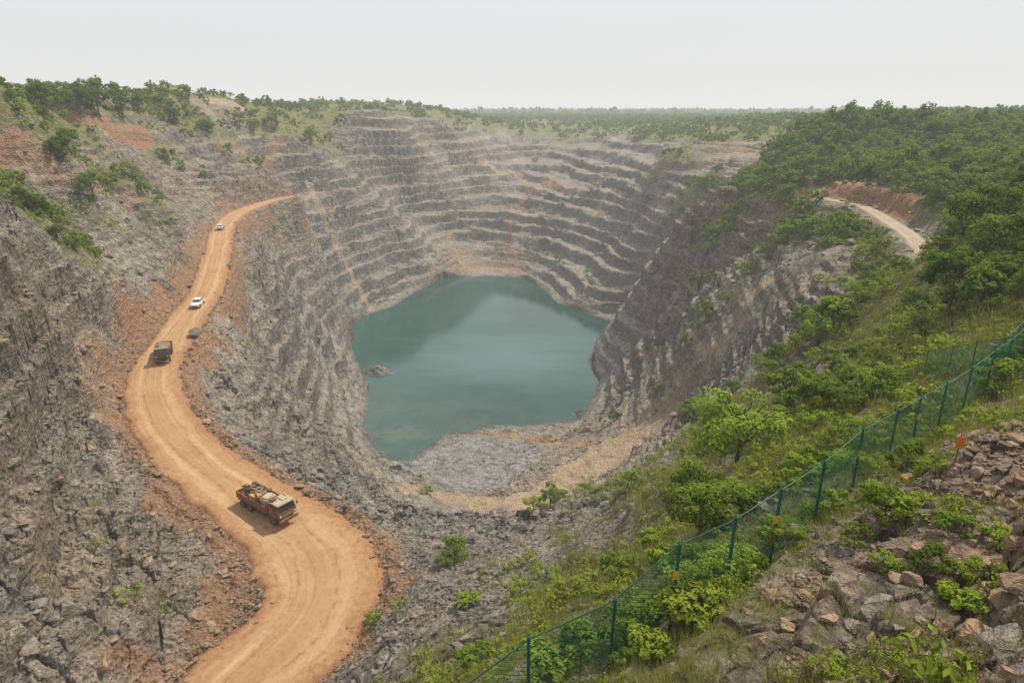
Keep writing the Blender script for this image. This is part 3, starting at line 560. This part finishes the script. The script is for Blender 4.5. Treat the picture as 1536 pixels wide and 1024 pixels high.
# ------------------------------------------------------------------ rocks
import bmesh
def rockgeo(seed,sub,cuts=12,jit=.012):
    r=np.random.default_rng(seed); bm=bmesh.new(); bmesh.ops.create_icosphere(bm,subdivisions=sub,radius=1); V=np.array([v.co[:] for v in bm.verts]); Fq=np.array([[v.index for v in f.verts] for f in bm.faces]); bm.free()
    for i in range(cuts):
        d=r.normal(size=3); d/=np.linalg.norm(d); k=r.uniform(.32,.75); s_=V@d; V=V-np.maximum(s_-k,0)[:,None]*d
    V=V*np.array([1,r.uniform(.55,.85),r.uniform(.35,.7)]); V+=r.normal(size=V.shape)*jit; return V,Fq
s=NT_('rock_stone'); tc=s.n('ShaderNodeNewGeometry').outputs['Position']; at=s.sep(s.attr('tint').outputs['Color']); oi=s.n('ShaderNodeObjectInfo').outputs['Random']
n1=s.noise(tc,1.8,6,.7); n2=s.noise(tc,12,4,.7); st=s.noise(s.scale(tc,.6,.6,4.),2.,4)
base=s.mix(s.mr(n1,.3,.7),(.12,.112,.102),(.33,.305,.27)); ta=s.mix(s.mr(n1,.3,.7),(.22,.13,.075),(.50,.345,.215))
c=s.mix(s.math('MULTIPLY',s.math('ADD',at[1],s.math('MULTIPLY',s.math('SUBTRACT',oi,.5),.4)),1.,clamp=True),base,ta); c=s.mix(s.mr(at[0],0,1,.55,0),c,(.06,.056,.052)); c=s.mix(s.mr(n2,.5,.75,0,.4),c,(.08,.073,.065)); c=s.mix(s.mr(st,.55,.75,0,.35),c,(.12,.09,.065))
s.bsdf(c,.92,s.math('ADD',s.math('MULTIPLY',n2,.35),s.math('ADD',n1,s.math('MULTIPLY',st,1.3))),.18,1.,.15); MR=s.m
def rub(nc,ra,rb,k0,mx,tmin=-.8,tmax=.8):
    t=rng.uniform(tmin,tmax,nc); r=np.exp(rng.uniform(math.log(ra),math.log(rb),nc)); x=r*np.sin(t); y=r*np.cos(t)
    g=samp(green_,x,y); k=(rng.random(nc)>g*1.1)&(samp(D1-W1/2,x,y)>.0)&(samp(D2_-W2/2,x,y)>.2)&(samp(LD,x,y)>-2)&(fbm(x,y,7,2,5)>-.2)&(samp(pth3,x,y)<.4)&(samp(shelf,x,y)<.5)
    x,y,r=x[k],y[k],r[k]; return x,y,r,np.minimum(r*k0,mx)*np.exp(rng.normal(size=len(r))*.6)
R_=[rub(17000,8,260,.0033,.48),rub(12000,8,26,.0036,.16,0,.8),rub(9000,38,110,.003,.3,-.85,0)]
hp=roadpath(haul_px,30)[:430]; hi=rng.integers(1,len(hp)-1,3600); dd=hp[hi+0]-hp[hi-1]; nn=np.stack([dd[:,1],-dd[:,0]],1)[:,:2]; nn/=np.linalg.norm(nn,axis=1)[:,None]+1e-9
sd=np.where(rng.random(3600)<.5,-1,1)*(hp[hi,3]/2+rng.normal(size=3600)*.8+.3); ex,ey=hp[hi,0]+nn[:,0]*sd,hp[hi,1]+nn[:,1]*sd
R_.append((ex,ey,np.hypot(ex,ey),.12*np.exp(rng.normal(size=3600)*.6)))
x,y,r,sc_=[np.concatenate([a[i] for a in R_]) for i in range(4)]
z=samp(Z,x,y)+.0; z=np.where(samp(D1-W1/2,x,y)<.3,z+.22,z); ta_=samp(tan_,x,y); oo=samp(orange_,x,y)
temps=[rockgeo(i,1) for i in range(10)]
VV=[];FF=[];CC=[];o=0
for i in range(len(x)):
    V,Fq=temps[i%10]; sc=sc_[i]; a=rng.uniform(0,6.28); ca,sa=math.cos(a)*sc,math.sin(a)*sc
    W=np.stack([V[:,0]*ca-V[:,1]*sa+x[i],V[:,0]*sa+V[:,1]*ca+y[i],V[:,2]*sc+z[i]+sc*.12],1); VV.append(W);FF.append(Fq+o);o+=len(V)
    CC.append(np.tile([rng.uniform(.1,1),min(1,ta_[i]*rng.uniform(.3,1.3)+oo[i]*.5),0,1],(len(V),1)))
me=mk('rubble',np.vstack(VV),np.vstack(FF),False,{'tint':np.vstack(CC)},[MR]); ob=link(bpy.data.objects.new('rubble',me)); ob['kind']='stuff'
bt=[]
for i in range(8):
    V,Fq=rockgeo(50+i,4,16,.006); V+=.06*np.stack([ridge(V[:,0]+i,V[:,1]+V[:,2]*2,.5,3,j) for j in range(3)],1); bt.append(V); 
bm_=[]
for i,V in enumerate(bt):
    for tn in(.2,.95):
        bm_.append(mk('boulder',V,Fq,False,{'tint':np.tile([.85,tn,0,1],(len(V),1))},[MR]))
BL=[(1320,910,76),(1200,872,40),(1155,895,64),(1180,935,30),(1505,965,100),(1480,880,48),(1370,870,44),(1450,910,50),(1260,985,40),(1310,960,34),(1390,985,50),(1240,925,34),(1280,945,44),(1500,905,44),(1420,870,32),(1530,880,54),(1510,700,44),(1490,740,40),(1440,755,34),(1530,760,48),(1470,690,26),(1525,655,40),(1140,960,24),(1100,990,24),(1170,1000,30),(1220,1010,34),(1330,1010,40),(1440,1000,44),(1530,1010,54),(1380,930,34),(1350,830,34),(1400,800,30),(1480,790,34),(1520,820,40),(1060,950,22),(1120,915,22),(690,970,40),(300,916,30),(316,940,24),(504,748,26),(96,632,30),(130,520,24),(90,720,26),(150,1000,36),(50,975,46),(420,690,16),(610,770,26),(700,845,20),(560,1010,34),(620,985,26),(770,850,22),(820,805,18),(470,710,18),(540,790,16),(230,770,16),(60,905,26),(20,700,26),(250,905,18),(270,960,18),(650,930,20),(590,870,18),(500,1000,22),(1210,900,34),(1345,870,38),(1290,865,28),(1410,770,28),(1460,815,32),(1535,720,42),(1500,770,28),(1380,820,26),(1460,950,50),(1415,940,34),(1350,945,30),(1500,850,38),(1440,850,30)]
for i,(px,py,w) in enumerate(BL):
    x,y,z=sight(px,min(py,1022)); d=math.sqrt(x*x+y*y+z*z); ta0=float(samp(tan_,x,y)); kk=(i%8)*2+(1 if (ta0>.5 and i%4) else 0)
    o=link(bpy.data.objects.new('boulder',bm_[kk])); sc=w*.92*d/1000/1.75; o.location=(x,y,z-sc*.06); o.scale=(sc,)*3; o.rotation_euler=(rng.uniform(-.4,.4),rng.uniform(-.4,.4),rng.uniform(0,6.28))
    o['label']='angular tan quarry boulder lying among rubble' if kk%2 else 'angular grey quarry boulder lying among rubble'; o['category']='boulder'; o['group']='loose boulders on the slopes'
print('rocks',time.time()-T0)
# ------------------------------------------------------------------ part builder
from mathutils import Vector,Euler,Matrix
class PB:
    def __init__(s): s.bm=bmesh.new(); s.mats=[]
    def mi(s,m):
        if m not in s.mats: s.mats.append(m)
        return s.mats.index(m)
    def box(s,c,d,m,bev=.03,rot=None,taper=None):
        b=bmesh.new(); bmesh.ops.create_cube(b,size=1)
        for v in b.verts:
            if taper and v.co.z>0: v.co.x*=taper[0]; v.co.y*=taper[1]
            v.co=(v.co.x*d[0],v.co.y*d[1],v.co.z*d[2])
        if bev>0: bmesh.ops.bevel(b,geom=b.edges[:],offset=min(bev,min(d)*.3),segments=2,affect='EDGES')
        s.add(b,c,m,rot)
    def cyl(s,c,r,L,axis,m,seg=20,r2=None,bev=0):
        b=bmesh.new(); bmesh.ops.create_cone(b,cap_ends=True,segments=seg,radius1=r,radius2=r if r2 is None else r2,depth=L)
        if bev>0: bmesh.ops.bevel(b,geom=[e for e in b.edges if abs(e.verts[0].co.z-e.verts[1].co.z)<1e-6],offset=bev,segments=2,affect='EDGES')
        if axis=='y': bmesh.ops.rotate(b,verts=b.verts,matrix=Matrix.Rotation(math.pi/2,3,'X'))
        if axis=='x': bmesh.ops.rotate(b,verts=b.verts,matrix=Matrix.Rotation(math.pi/2,3,'Y'))
        s.add(b,c,m)
    def prism(s,prof,y0,y1,m,bev=.04):
        b=bmesh.new(); n=len(prof); A=[b.verts.new((p[0],y0+(p[2] if len(p)>2 else 0),p[1])) for p in prof]; B=[b.verts.new((p[0],y1-(p[2] if len(p)>2 else 0),p[1])) for p in prof]
        b.faces.new(A);b.faces.new(B[::-1])
        for i in range(n): b.faces.new((A[(i+1)%n],A[i],B[i],B[(i+1)%n]))
        bmesh.ops.recalc_face_normals(b,faces=b.faces)
        if bev>0: bmesh.ops.bevel(b,geom=b.edges[:],offset=bev,segments=2,affect='EDGES')
        s.add(b,(0,0,0),m)
    def add(s,b,c,m,rot=None):
        if rot:
            M=Euler(rot).to_matrix(); 
            for v in b.verts: v.co=M@v.co
        for v in b.verts: v.co+=Vector(c)
        me=bpy.data.meshes.new('t'); b.to_mesh(me); b.free(); k=len(s.bm.faces); s.bm.from_mesh(me); bpy.data.meshes.remove(me); s.bm.faces.ensure_lookup_table(); i=s.mi(m)
        for f in s.bm.faces[k:]: f.material_index=i
    def done(s,name,parent=None,loc=None):
        me=bpy.data.meshes.new(name); s.bm.to_mesh(me); s.bm.free()
        for m in s.mats: me.materials.append(m)
        o=link(bpy.data.objects.new(name,me))
        if parent: o.parent=parent
        if loc: o.location=loc
        return o
DU=(.30,.19,.11)
mTyre=simple('tyre_rubber',(.03,.028,.026),.9,.3,6,.2,dirt=(.2,.13,.08)); mRim=simple('dusty_rim',(.22,.17,.12),.7,.2,5); mGlass=simple('vehicle_glass',(.03,.035,.04),.12,.1,2,.6)
mRust=simple('rusty_orange_paint',(.26,.095,.04),.65,.4,2.5,dirt=DU); mCream=simple('cream_paint',(.42,.35,.25),.55,.3,2,dirt=DU); mDark=simple('dark_steel',(.05,.043,.04),.7,.3,4,dirt=(.14,.09,.06))
mBrown=simple('brown_paint',(.12,.065,.04),.6,.3,3,dirt=DU); mYel=simple('yellow_paint',(.55,.30,.04),.5,.3,3,dirt=DU); mLamp=simple('headlamp_glass',(.6,.6,.55),.2,.05,3,.6); mBlue=simple('faded_blue_paint',(.08,.13,.17),.6,.2,3,dirt=DU)
mRed=simple('tail_lamp',(.4,.03,.02),.3,.1,3); mWhite=simple('white_car_paint',(.78,.78,.76),.3,.03,2,.5); mTarp=simple('canvas',(.26,.20,.12),.9,.3,3); mWood=simple('timber_planks',(.24,.15,.08),.85,.4,5)
def wheel(parent,x,y,z,r,w):
    e=link(bpy.data.objects.new('wheel',None)); e.parent=parent; e.location=(x,y,z); e.empty_display_size=.2
    b=PB(); b.cyl((0,0,0),r,w,'y',mTyre,28,bev=.05)
    for k in range(14):
        a=k/14*6.283; b.box((math.cos(a)*r*.985,0,math.sin(a)*r*.985),(.05,w*.8,.07),mTyre,0,rot=(0,-a,0))
    b.done('tyre',e); b=PB(); sg=1 if y>0 else -1
    b.cyl((0,sg*(w/2+.004),0),r*.56,.03,'y',mRim,20,bev=.008); b.cyl((0,sg*(w/2+.03),0),r*.2,.06,'y',mDark,12)
    for k in range(6): a=k*1.047; b.cyl((math.cos(a)*r*.38,sg*(w/2+.022),math.sin(a)*r*.38),.03,.03,'y',mDark,8)
    b.done('rim',e)
def truck(loc,yaw,pitch,body,roof,label,loaded):
    e=link(bpy.data.objects.new('truck',None)); e.location=loc; e.rotation_euler=(0,pitch,yaw); e['label']=label; e['category']='truck'; e['group']='vehicles on the haul road'
    b=PB()
    for y in(-.42,.42): b.box((-.2,y,.85),(7.2,.12,.22),mDark,.02)
    for x in(-3.2,-1.5,.4,2.2): b.box((x,0,.83),(.14,.8,.14),mDark,.02)
    for x in(2.55,-1.6,-2.85): b.cyl((x,0,.52),.09,1.9,'y',mDark,12)
    b.box((.6,.85,.72),(1.1,.5,.5),mDark,.06); b.box((.6,-.85,.72),(.9,.45,.45),mDark,.06)
    b.box((-3.82,0,.7),(.1,2.1,.14),mDark,.02); b.done('chassis',e)
    b=PB(); b.box((3.86,0,.72),(.24,2.35,.34),body,.05); b.box((3.99,0,.72),(.02,.9,.14),mDark,0); b.done('bumper',e)
    b=PB(); prof=[(1.95,.95),(3.72,.95),(3.78,1.65),(3.48,2.4,.10),(2.05,2.46,.10),(1.95,2.35,.06)]
    b.prism(prof,-1.12,1.12,body,.06)
    for sg in(-1,1): b.box((2.55,sg*1.1,.92),(1.25,.22,.12),mDark,.03)
    b.box((3.79,0,1.25),(.05,1.5,.42),mDark,.02)
    for k in range(4): b.box((3.825,0,1.11+k*.095),(.03,1.4,.03),roof,.005)
    c=b.done('cab',e)
    b=PB(); b.box((2.72,0,2.5),(1.75,2.1,.12),roof,.05); b.box((3.5,0,2.46),(.32,2.0,.06),roof,.02); b.box((2.75,.35,2.6),(.6,.7,.1),mCream,.03)
    for y in(-.8,-.4,0.,.8): b.box((2.3,y,2.61),(.7,.05,.05),mDark,.01)
    b.box((2.2,-.6,2.7),(.6,.6,.16),mBrown,.04,rot=(0,.1,.3)); b.done('roof',c)
    b=PB(); b.box((3.655,0,2.02),(.035,1.9,.58),mGlass,.01,rot=(0,-.38,0)); b.done('windscreen',c)
    for sg in(-1,1):
        b=PB(); b.box((2.8,sg*1.135,1.5),(1.0,.03,1.02),body,.01); b.box((2.42,sg*1.16,1.58),(.16,.03,.04),mDark,.005); dd=b.done('door',c)
        b=PB(); b.box((2.82,sg*1.14,2.08),(.86,.03,.44),mGlass,.01,rot=(sg*.13,0,0)); b.done('window',dd)
        b=PB(); b.cyl((3.79,sg*.88,1.28),.13,.06,'x',mLamp,16); b.done('headlight',c)
        b=PB(); b.box((3.62,sg*1.34,1.95),(.05,.2,.36),mDark,.02); b.box((3.62,sg*1.2,2.15),(.03,.2,.03),mDark,.005); b.done('mirror',c)
    b=PB(); b.box((1.94,0,2.0),(.03,1.3,.36),mGlass,.01); b.done('rear_window',c)
    b=PB(); b.box((-1.05,0,1.1),(5.5,2.4,.14),mWood,.02)
    for sg in(-1,1):
        b.box((-1.05,sg*1.17,1.5),(5.5,.07,.66),body,.015); b.box((-1.05,sg*1.22,1.82),(5.5,.08,.07),body,.01)
        for k in range(8): b.box((-3.7+k*.75,sg*1.225,1.46),(.07,.07,.72),body,.01)
    b.box((1.68,0,1.62),(.08,2.4,.95),body,.02); b.box((-3.8,0,1.5),(.07,2.4,.66),body,.02)
    for k in range(5): b.box((-3.85,-1+k*.5,1.46),(.06,.07,.7),body,.01)
    for k in range(6): b.box((1.7,-1.05+k*.42,2.2),(.05,.05,.35),mDark,.01)
    b.box((1.7,0,2.4),(.06,2.2,.06),mDark,.01); b.done('cargo_bed',e)
    for sg in(-1,1):
        b=PB(); b.box((-3.88,sg*.95,.95),(.05,.3,.14),mRed,.02); b.done('tail_light',e)
        for x,w in((2.55,.3),(-1.6,.55),(-2.85,.55)): wheel(e,x,sg*(1.02 if w<.4 else .92),.52,.52,w)
        b=PB(); 
        for x in(-1.6,-2.85): b.box((x,sg*.95,1.06-.015),(1.15,.6,.04),mDark,.01)
        b.done('mudguard',e)
    b=PB()
    if loaded:
        b.box((.85,-.2,1.75),(1.0,1.5,1.2),mCream,.06,rot=(.02,0,.05)); b.box((.8,-.25,2.42),(.8,1.1,.14),mCream,.04,rot=(0,.08,.3)); b.cyl((-.1,.6,1.5),.29,.85,'z',mBlue,18); b.cyl((-.15,.0,1.5),.29,.85,'z',mRust,18)
        b.box((-1.0,-.55,1.65),(1.1,1.0,.95),mYel,.05,rot=(0,0,.12)); b.box((-1.1,.65,1.5),(1.0,.8,.6),mTarp,.06,rot=(0,0,-.15)); b.box((-2.3,.1,1.42),(1.2,1.7,.5),mWood,.04)
        r7=np.random.default_rng(5); ms=[mRust,mDark,mWood,mTarp,mCream,mBlue,mDark,mBrown,mTarp,mYel]
        for k in range(7): b.cyl((-2.2,-.8+k*.2,1.78+.05*(k%3)),.06,2.6-.2*(k%2),'x',[mRust,mDark,mWood][k%3],10)
        for k in range(50):
            b.box((r7.uniform(-3.5,1.4),r7.uniform(-.95,.95),r7.uniform(1.7,2.3)),(r7.uniform(.15,.7),r7.uniform(.12,.5),r7.uniform(.1,.4)),ms[k%10],.03,rot=tuple(r7.uniform(-.4,.4,3)))
        b.cyl((-.9,-.2,2.3),.11,2.1,'x',mTarp,14); b.box((.1,-.85,2.1),(.35,.3,.6),mRust,.03,rot=(.2,0,.3)); b.cyl((-.6,.75,2.0),.2,.5,'z',mDark,14)
        b.cyl((-2.9,.6,2.1),.3,.22,'z',mTyre,18); b.cyl((-2.5,-.5,2.15),.3,.22,'z',mTyre,18)
    else:
        V=[(-3.6,1.2),(-3.3,1.75),(-2.2,2.15),(-.6,2.3),(.6,2.1),(1.3,1.7),(1.38,1.2)]; b.prism([(a,z,.15 if z>1.6 else 0) for a,z in V],-1.1,1.1,mTarp,.12)
        for k in range(4): b.box((-2.8+k*1.1,0,2.22+.1*math.sin(k)),(.06,1.8,.05),mDark,.01)
    b.done('load',e); return e
def onroad(px,py):
    pth=roadpath(haul_px,16); best=None
    for i,q in enumerate(pth[:-1]):
        p=P(px,py,q[2]); d=math.hypot(p[0]-q[0],p[1]-q[1])
        if best is None or d<best[0]: best=(d,i,p)
    i=best[1]; d=pth[i+1]-pth[i-1]; p=best[2]
    return (p[0],p[1],pth[i][2]+.07),math.atan2(-d[1],-d[0]),math.atan2(d[2],math.hypot(d[0],d[1]))
l,yw,pt=onroad(402,768); truck(l,math.atan2(-3.75,5.1),0.0,mRust,mCream,'old rusty orange flatbed truck loaded with drums and crates',True)
l,yw,pt=onroad(247,537); t2=truck(l,math.atan2(-.9,.36),0.01,mBrown,mTarp,'dusty dark brown truck with covered load on orange road',False); t2.scale=(.8,.95,1.)
def car(loc,yaw,pitch,label):
    e=link(bpy.data.objects.new('car',None)); e.location=loc; e.rotation_euler=(0,pitch,yaw); e['label']=label; e['category']='car'; e['group']='vehicles on the haul road'
    b=PB(); prof=[(-2.15,.45,.06),(-2.2,.75,.05),(-2.1,.98,.08),(-1.5,1.02,.06),(.9,1.0,.06),(1.9,.86,.1),(2.15,.7,.14),(2.2,.4,.12),(2.0,.28,.1),(-2.0,.28,.1)]
    b.prism(prof,-.86,.86,mWhite,.05)
    for x in(-1.35,1.35):
        for sg in(-1,1): b.cyl((x,sg*.835,.36),.37,.07,'y',mDark,24)
    bo=b.done('body',e)
    b=PB(); b.prism([(-1.7,1.0,.06),(-1.15,1.40,.2),(.25,1.42,.2),(1.05,.98,.06)],-.84,.84,mGlass,.03); b.done('windows',bo)
    b=PB(); b.prism([(-1.2,1.385,.2),(-1.05,1.46,.24),(.2,1.47,.24),(.35,1.385,.2)],-.86,.86,mWhite,.02)
    for sg in(-1,1):
        b.box((-.35,sg*.745,1.2),(.07,.05,.44),mWhite,.01,rot=(sg*.33,0,0)); b.box((.66,sg*.73,1.2),(1.0,.05,.05),mWhite,.01,rot=(sg*.3,.5,0)); b.box((-1.42,sg*.73,1.2),(.72,.05,.05),mWhite,.01,rot=(sg*.3,-.65,0))
    b.done('roof',bo)
    for sg in(-1,1):
        b=PB(); b.box((2.1,sg*.6,.68),(.16,.34,.14),mLamp,.03); b.done('headlight',e)
        b=PB(); b.box((-2.16,sg*.62,.82),(.08,.3,.14),mRed,.02); b.done('tail_light',e)
        b=PB(); b.box((.72,sg*.95,1.02),(.12,.16,.12),mWhite,.03); b.done('mirror',e)
        for x in(-1.35,1.35): wheel(e,x,sg*.79,.33,.33,.2)
    b=PB(); b.box((2.17,0,.5),(.06,1.2,.16),mDark,.02); b.box((-2.2,0,.5),(.05,1.3,.14),mDark,.02); b.done('bumper',e)
l,yw,pt=onroad(297,459); car(l,yw,0,'white sedan car driving along dusty orange road'); l,yw,pt=onroad(331,344); car(l,yw+math.pi,0,'small white car on dusty orange road')
# ------------------------------------------------------------------ fence
mPost=simple('green_post_paint',(.02,.10,.075),.45,.2,4); mTag=simple('yellow_tag',(.65,.42,.03),.5,.1,4)
s=NT_('green_netting'); uv=s.n('ShaderNodeUVMap').outputs[0]; sp=s.n('ShaderNodeSeparateXYZ'); s.L(uv,sp.inputs[0])
def wirep(sgn):
    a=s.math('ADD',sp.outputs[0],s.math('MULTIPLY',sp.outputs[1],sgn)); f=s.math('FRACT',s.math('MULTIPLY',a,8.)); return s.math('LESS_THAN',f,.13)
w=s.math('MAXIMUM',wirep(1.),wirep(-1.)); w=s.math('MAXIMUM',w,s.mr(s.noise(uv,.9,3),.42,.62,.02,.26))
d=s.n('ShaderNodeBsdfDiffuse'); d.inputs[0].default_value=(.035,.22,.14,1); tr=s.n('ShaderNodeBsdfTransparent'); mx=s.n('ShaderNodeMixShader'); s.L(w,mx.inputs[0]); s.L(tr.outputs[0],mx.inputs[1]); s.L(d.outputs[0],mx.inputs[2]); s.L(mx.outputs[0],s.out.inputs[0]); mNet=s.m
def fence(path,H,label,tags,rad=.045):
    path=np.array(path); path[:,2]=[min(float(samp(Z,p[0],p[1])),p[2]+.6) for p in path]
    e=link(bpy.data.objects.new('fence',None)); e.location=path[0]; e['label']=label; e['category']='fence'; o0=path[0]
    for i,p in enumerate(path):
        q=p-o0; lean=rng.normal(size=2)*.03
        V,Fq=tubes([([(q[0],q[1],q[2]-.6),(q[0]+lean[0],q[1]+lean[1],q[2]+H+.05)],[rad,rad]),([(q[0]+lean[0],q[1]+lean[1],q[2]+H+.05),(q[0]+lean[0],q[1]+lean[1],q[2]+H+.11)],[rad*1.3,.01])],10)
        ob=link(bpy.data.objects.new('post',mk('post',V,Fq,True,None,[mPost]))); ob.parent=e
        if i in tags:
            b=PB(); b.box((q[0]-.02,q[1]-.08,q[2]+H*.62),(.15,.012,.24),mTag,.003,rot=(0,0,.2)); b.done('tag',e)
    tp=[(p[0]-o0[0],p[1]-o0[1],p[2]-o0[2]+H-.03) for p in path]
    V1,F1=tubes([(tp,[.022]*len(tp))],6); ob=link(bpy.data.objects.new('top_rail',mk('top_rail',V1,F1,True,None,[mPost]))); ob.parent=e
    V=[];Fq=[];UV=[];L=0
    for i in range(len(path)-1):
        a=path[i]-o0;b_=path[i+1]-o0; ll=np.linalg.norm((b_-a)[:2])
        for j in range(6):
            for kx,ky in((0,0),(1,0),(1,1),(0,1)):
                t=(j+kx)/6; p=a+(b_-a)*t; sag=.05*math.sin(t*math.pi)
                V.append((p[0]-.03*math.sin(t*9+i)*(1-ky),p[1]-.05,p[2]-.15+(H+.1-sag)*ky)); UV.append((L+ll*t,H*ky))
            k=len(V)-4; Fq.append((k,k+1,k+2,k+3))
        L+=ll
    me=mk('netting',np.array(V),np.array(Fq),False,None,[mNet]); u=me.uv_layers.new(name='UVMap'); u.data.foreach_set('uv',np.array(UV,dtype=np.float32)[np.array(Fq).ravel()].ravel()); ob=link(bpy.data.objects.new('netting',me)); ob.parent=e
fence(fen,2.3,'dark green wire mesh fence with slim posts on slope',[3,5,7,9,12])
fence(f2,1.8,'second green mesh fence running through bushes',[],.028)
x,y,z=sight(1433,690); e=link(bpy.data.objects.new('marker_board',None)); e.location=(x,y,z); e['label']='small orange marker board on thin stake'; e['category']='sign'
b=PB(); b.cyl((0,0,.35),.015,.9,'z',mDark,8); b.done('stake',e); mOr=simple('orange_plastic',(.75,.2,.03),.5,.1,3); b=PB(); b.box((0,-.03,.55),(.24,.012,.34),mOr,.003,rot=(0,.1,.1)); b.done('board',e)
V,Fq=rockgeo(77,3); V=V*.17+.05*rng.normal(size=V.shape)*.5; x,y,z=sight(1352,738); o=link(bpy.data.objects.new('plastic_bag',mk('plastic_bag',V,Fq,True,None,[simple('yellow_plastic',(.75,.42,.03),.5,.2,5)]))); o.location=(x,y,z+.42); o['label']='crumpled yellow orange bag caught in weeds'; o['category']='bag'
# ------------------------------------------------------------------ haze box, its glow added in place of scattered light
me=bpy.data.meshes.new('haze'); b=bmesh.new(); bmesh.ops.create_cube(b,size=1)
for v in b.verts: v.co=(v.co.x*16000,(v.co.y+.5)*9000-900,v.co.z*240-10)
b.to_mesh(me); b.free(); m=bpy.data.materials.new('glowing_haze'); m.use_nodes=True; nt=m.node_tree; nt.nodes.clear(); o_=nt.nodes.new('ShaderNodeOutputMaterial'); v_=nt.nodes.new('ShaderNodeVolumeAbsorption')
SG=.00038; v_.inputs['Color'].default_value=(0,0,0,1); v_.inputs['Density'].default_value=SG
em=nt.nodes.new('ShaderNodeEmission'); em.inputs['Color'].default_value=(.83,.83,.80,1); em.inputs['Strength'].default_value=SG
ad=nt.nodes.new('ShaderNodeAddShader'); nt.links.new(v_.outputs[0],ad.inputs[0]); nt.links.new(em.outputs[0],ad.inputs[1]); nt.links.new(ad.outputs[0],o_.inputs['Volume']); me.materials.append(m); o=link(bpy.data.objects.new('haze',me)); o['kind']='structure'
# ------------------------------------------------------------------ sky, sun, camera
w=bpy.data.worlds.new('World'); scene.world=w; w.use_nodes=True; nt=w.node_tree; nt.nodes.clear()
el,az=math.radians(55),math.radians(50)
out=nt.nodes.new('ShaderNodeOutputWorld'); bg=nt.nodes.new('ShaderNodeBackground'); sk=nt.nodes.new('ShaderNodeTexSky'); sk.sky_type='NISHITA'; sk.sun_disc=False; sk.sun_elevation=el; sk.sun_rotation=az; sk.dust_density=3
bg.inputs[1].default_value=.09
mx=nt.nodes.new('ShaderNodeMix'); mx.data_type='RGBA'; mx.inputs[0].default_value=.88
tc=nt.nodes.new('ShaderNodeTexCoord'); nz=nt.nodes.new('ShaderNodeTexNoise'); nz.inputs['Scale'].default_value=1.6; nz.inputs['Detail'].default_value=5; mp=nt.nodes.new('ShaderNodeMapping'); mp.inputs['Scale'].default_value=(1,1,3)
nt.links.new(tc.outputs['Generated'],mp.inputs[0]); nt.links.new(mp.outputs[0],nz.inputs['Vector'])
cr=nt.nodes.new('ShaderNodeMix'); cr.data_type='RGBA'; nt.links.new(nz.outputs['Fac'],cr.inputs[0]); cr.inputs[6].default_value=(8.7,9.0,9.35,1); cr.inputs[7].default_value=(9.7,9.85,10.0,1)
nt.links.new(sk.outputs[0],mx.inputs[6]); nt.links.new(cr.outputs[2],mx.inputs[7]); nt.links.new(mx.outputs[2],bg.inputs[0]); nt.links.new(bg.outputs[0],out.inputs[0])
sl=bpy.data.lights.new('sun','SUN'); sl.energy=5.0; sl.angle=math.radians(2.5); sl.color=(1,.93,.80); so=link(bpy.data.objects.new('sun',sl))
dv=Vector((math.sin(az)*math.cos(el),math.cos(az)*math.cos(el),math.sin(el))); so.rotation_euler=dv.to_track_quat('Z','Y').to_euler(); so.location=(0,0,60)
cam=bpy.data.cameras.new('camera'); cam.lens=36*FO/1536; cam.clip_end=20000; cam.clip_start=.1; co=link(bpy.data.objects.new('camera',cam)); co.rotation_euler=(math.pi/2-TH,0,0); scene.camera=co
scene.view_settings.view_transform='Standard'; scene.view_settings.look='None'; scene.view_settings.exposure=0
print('total',time.time()-T0)
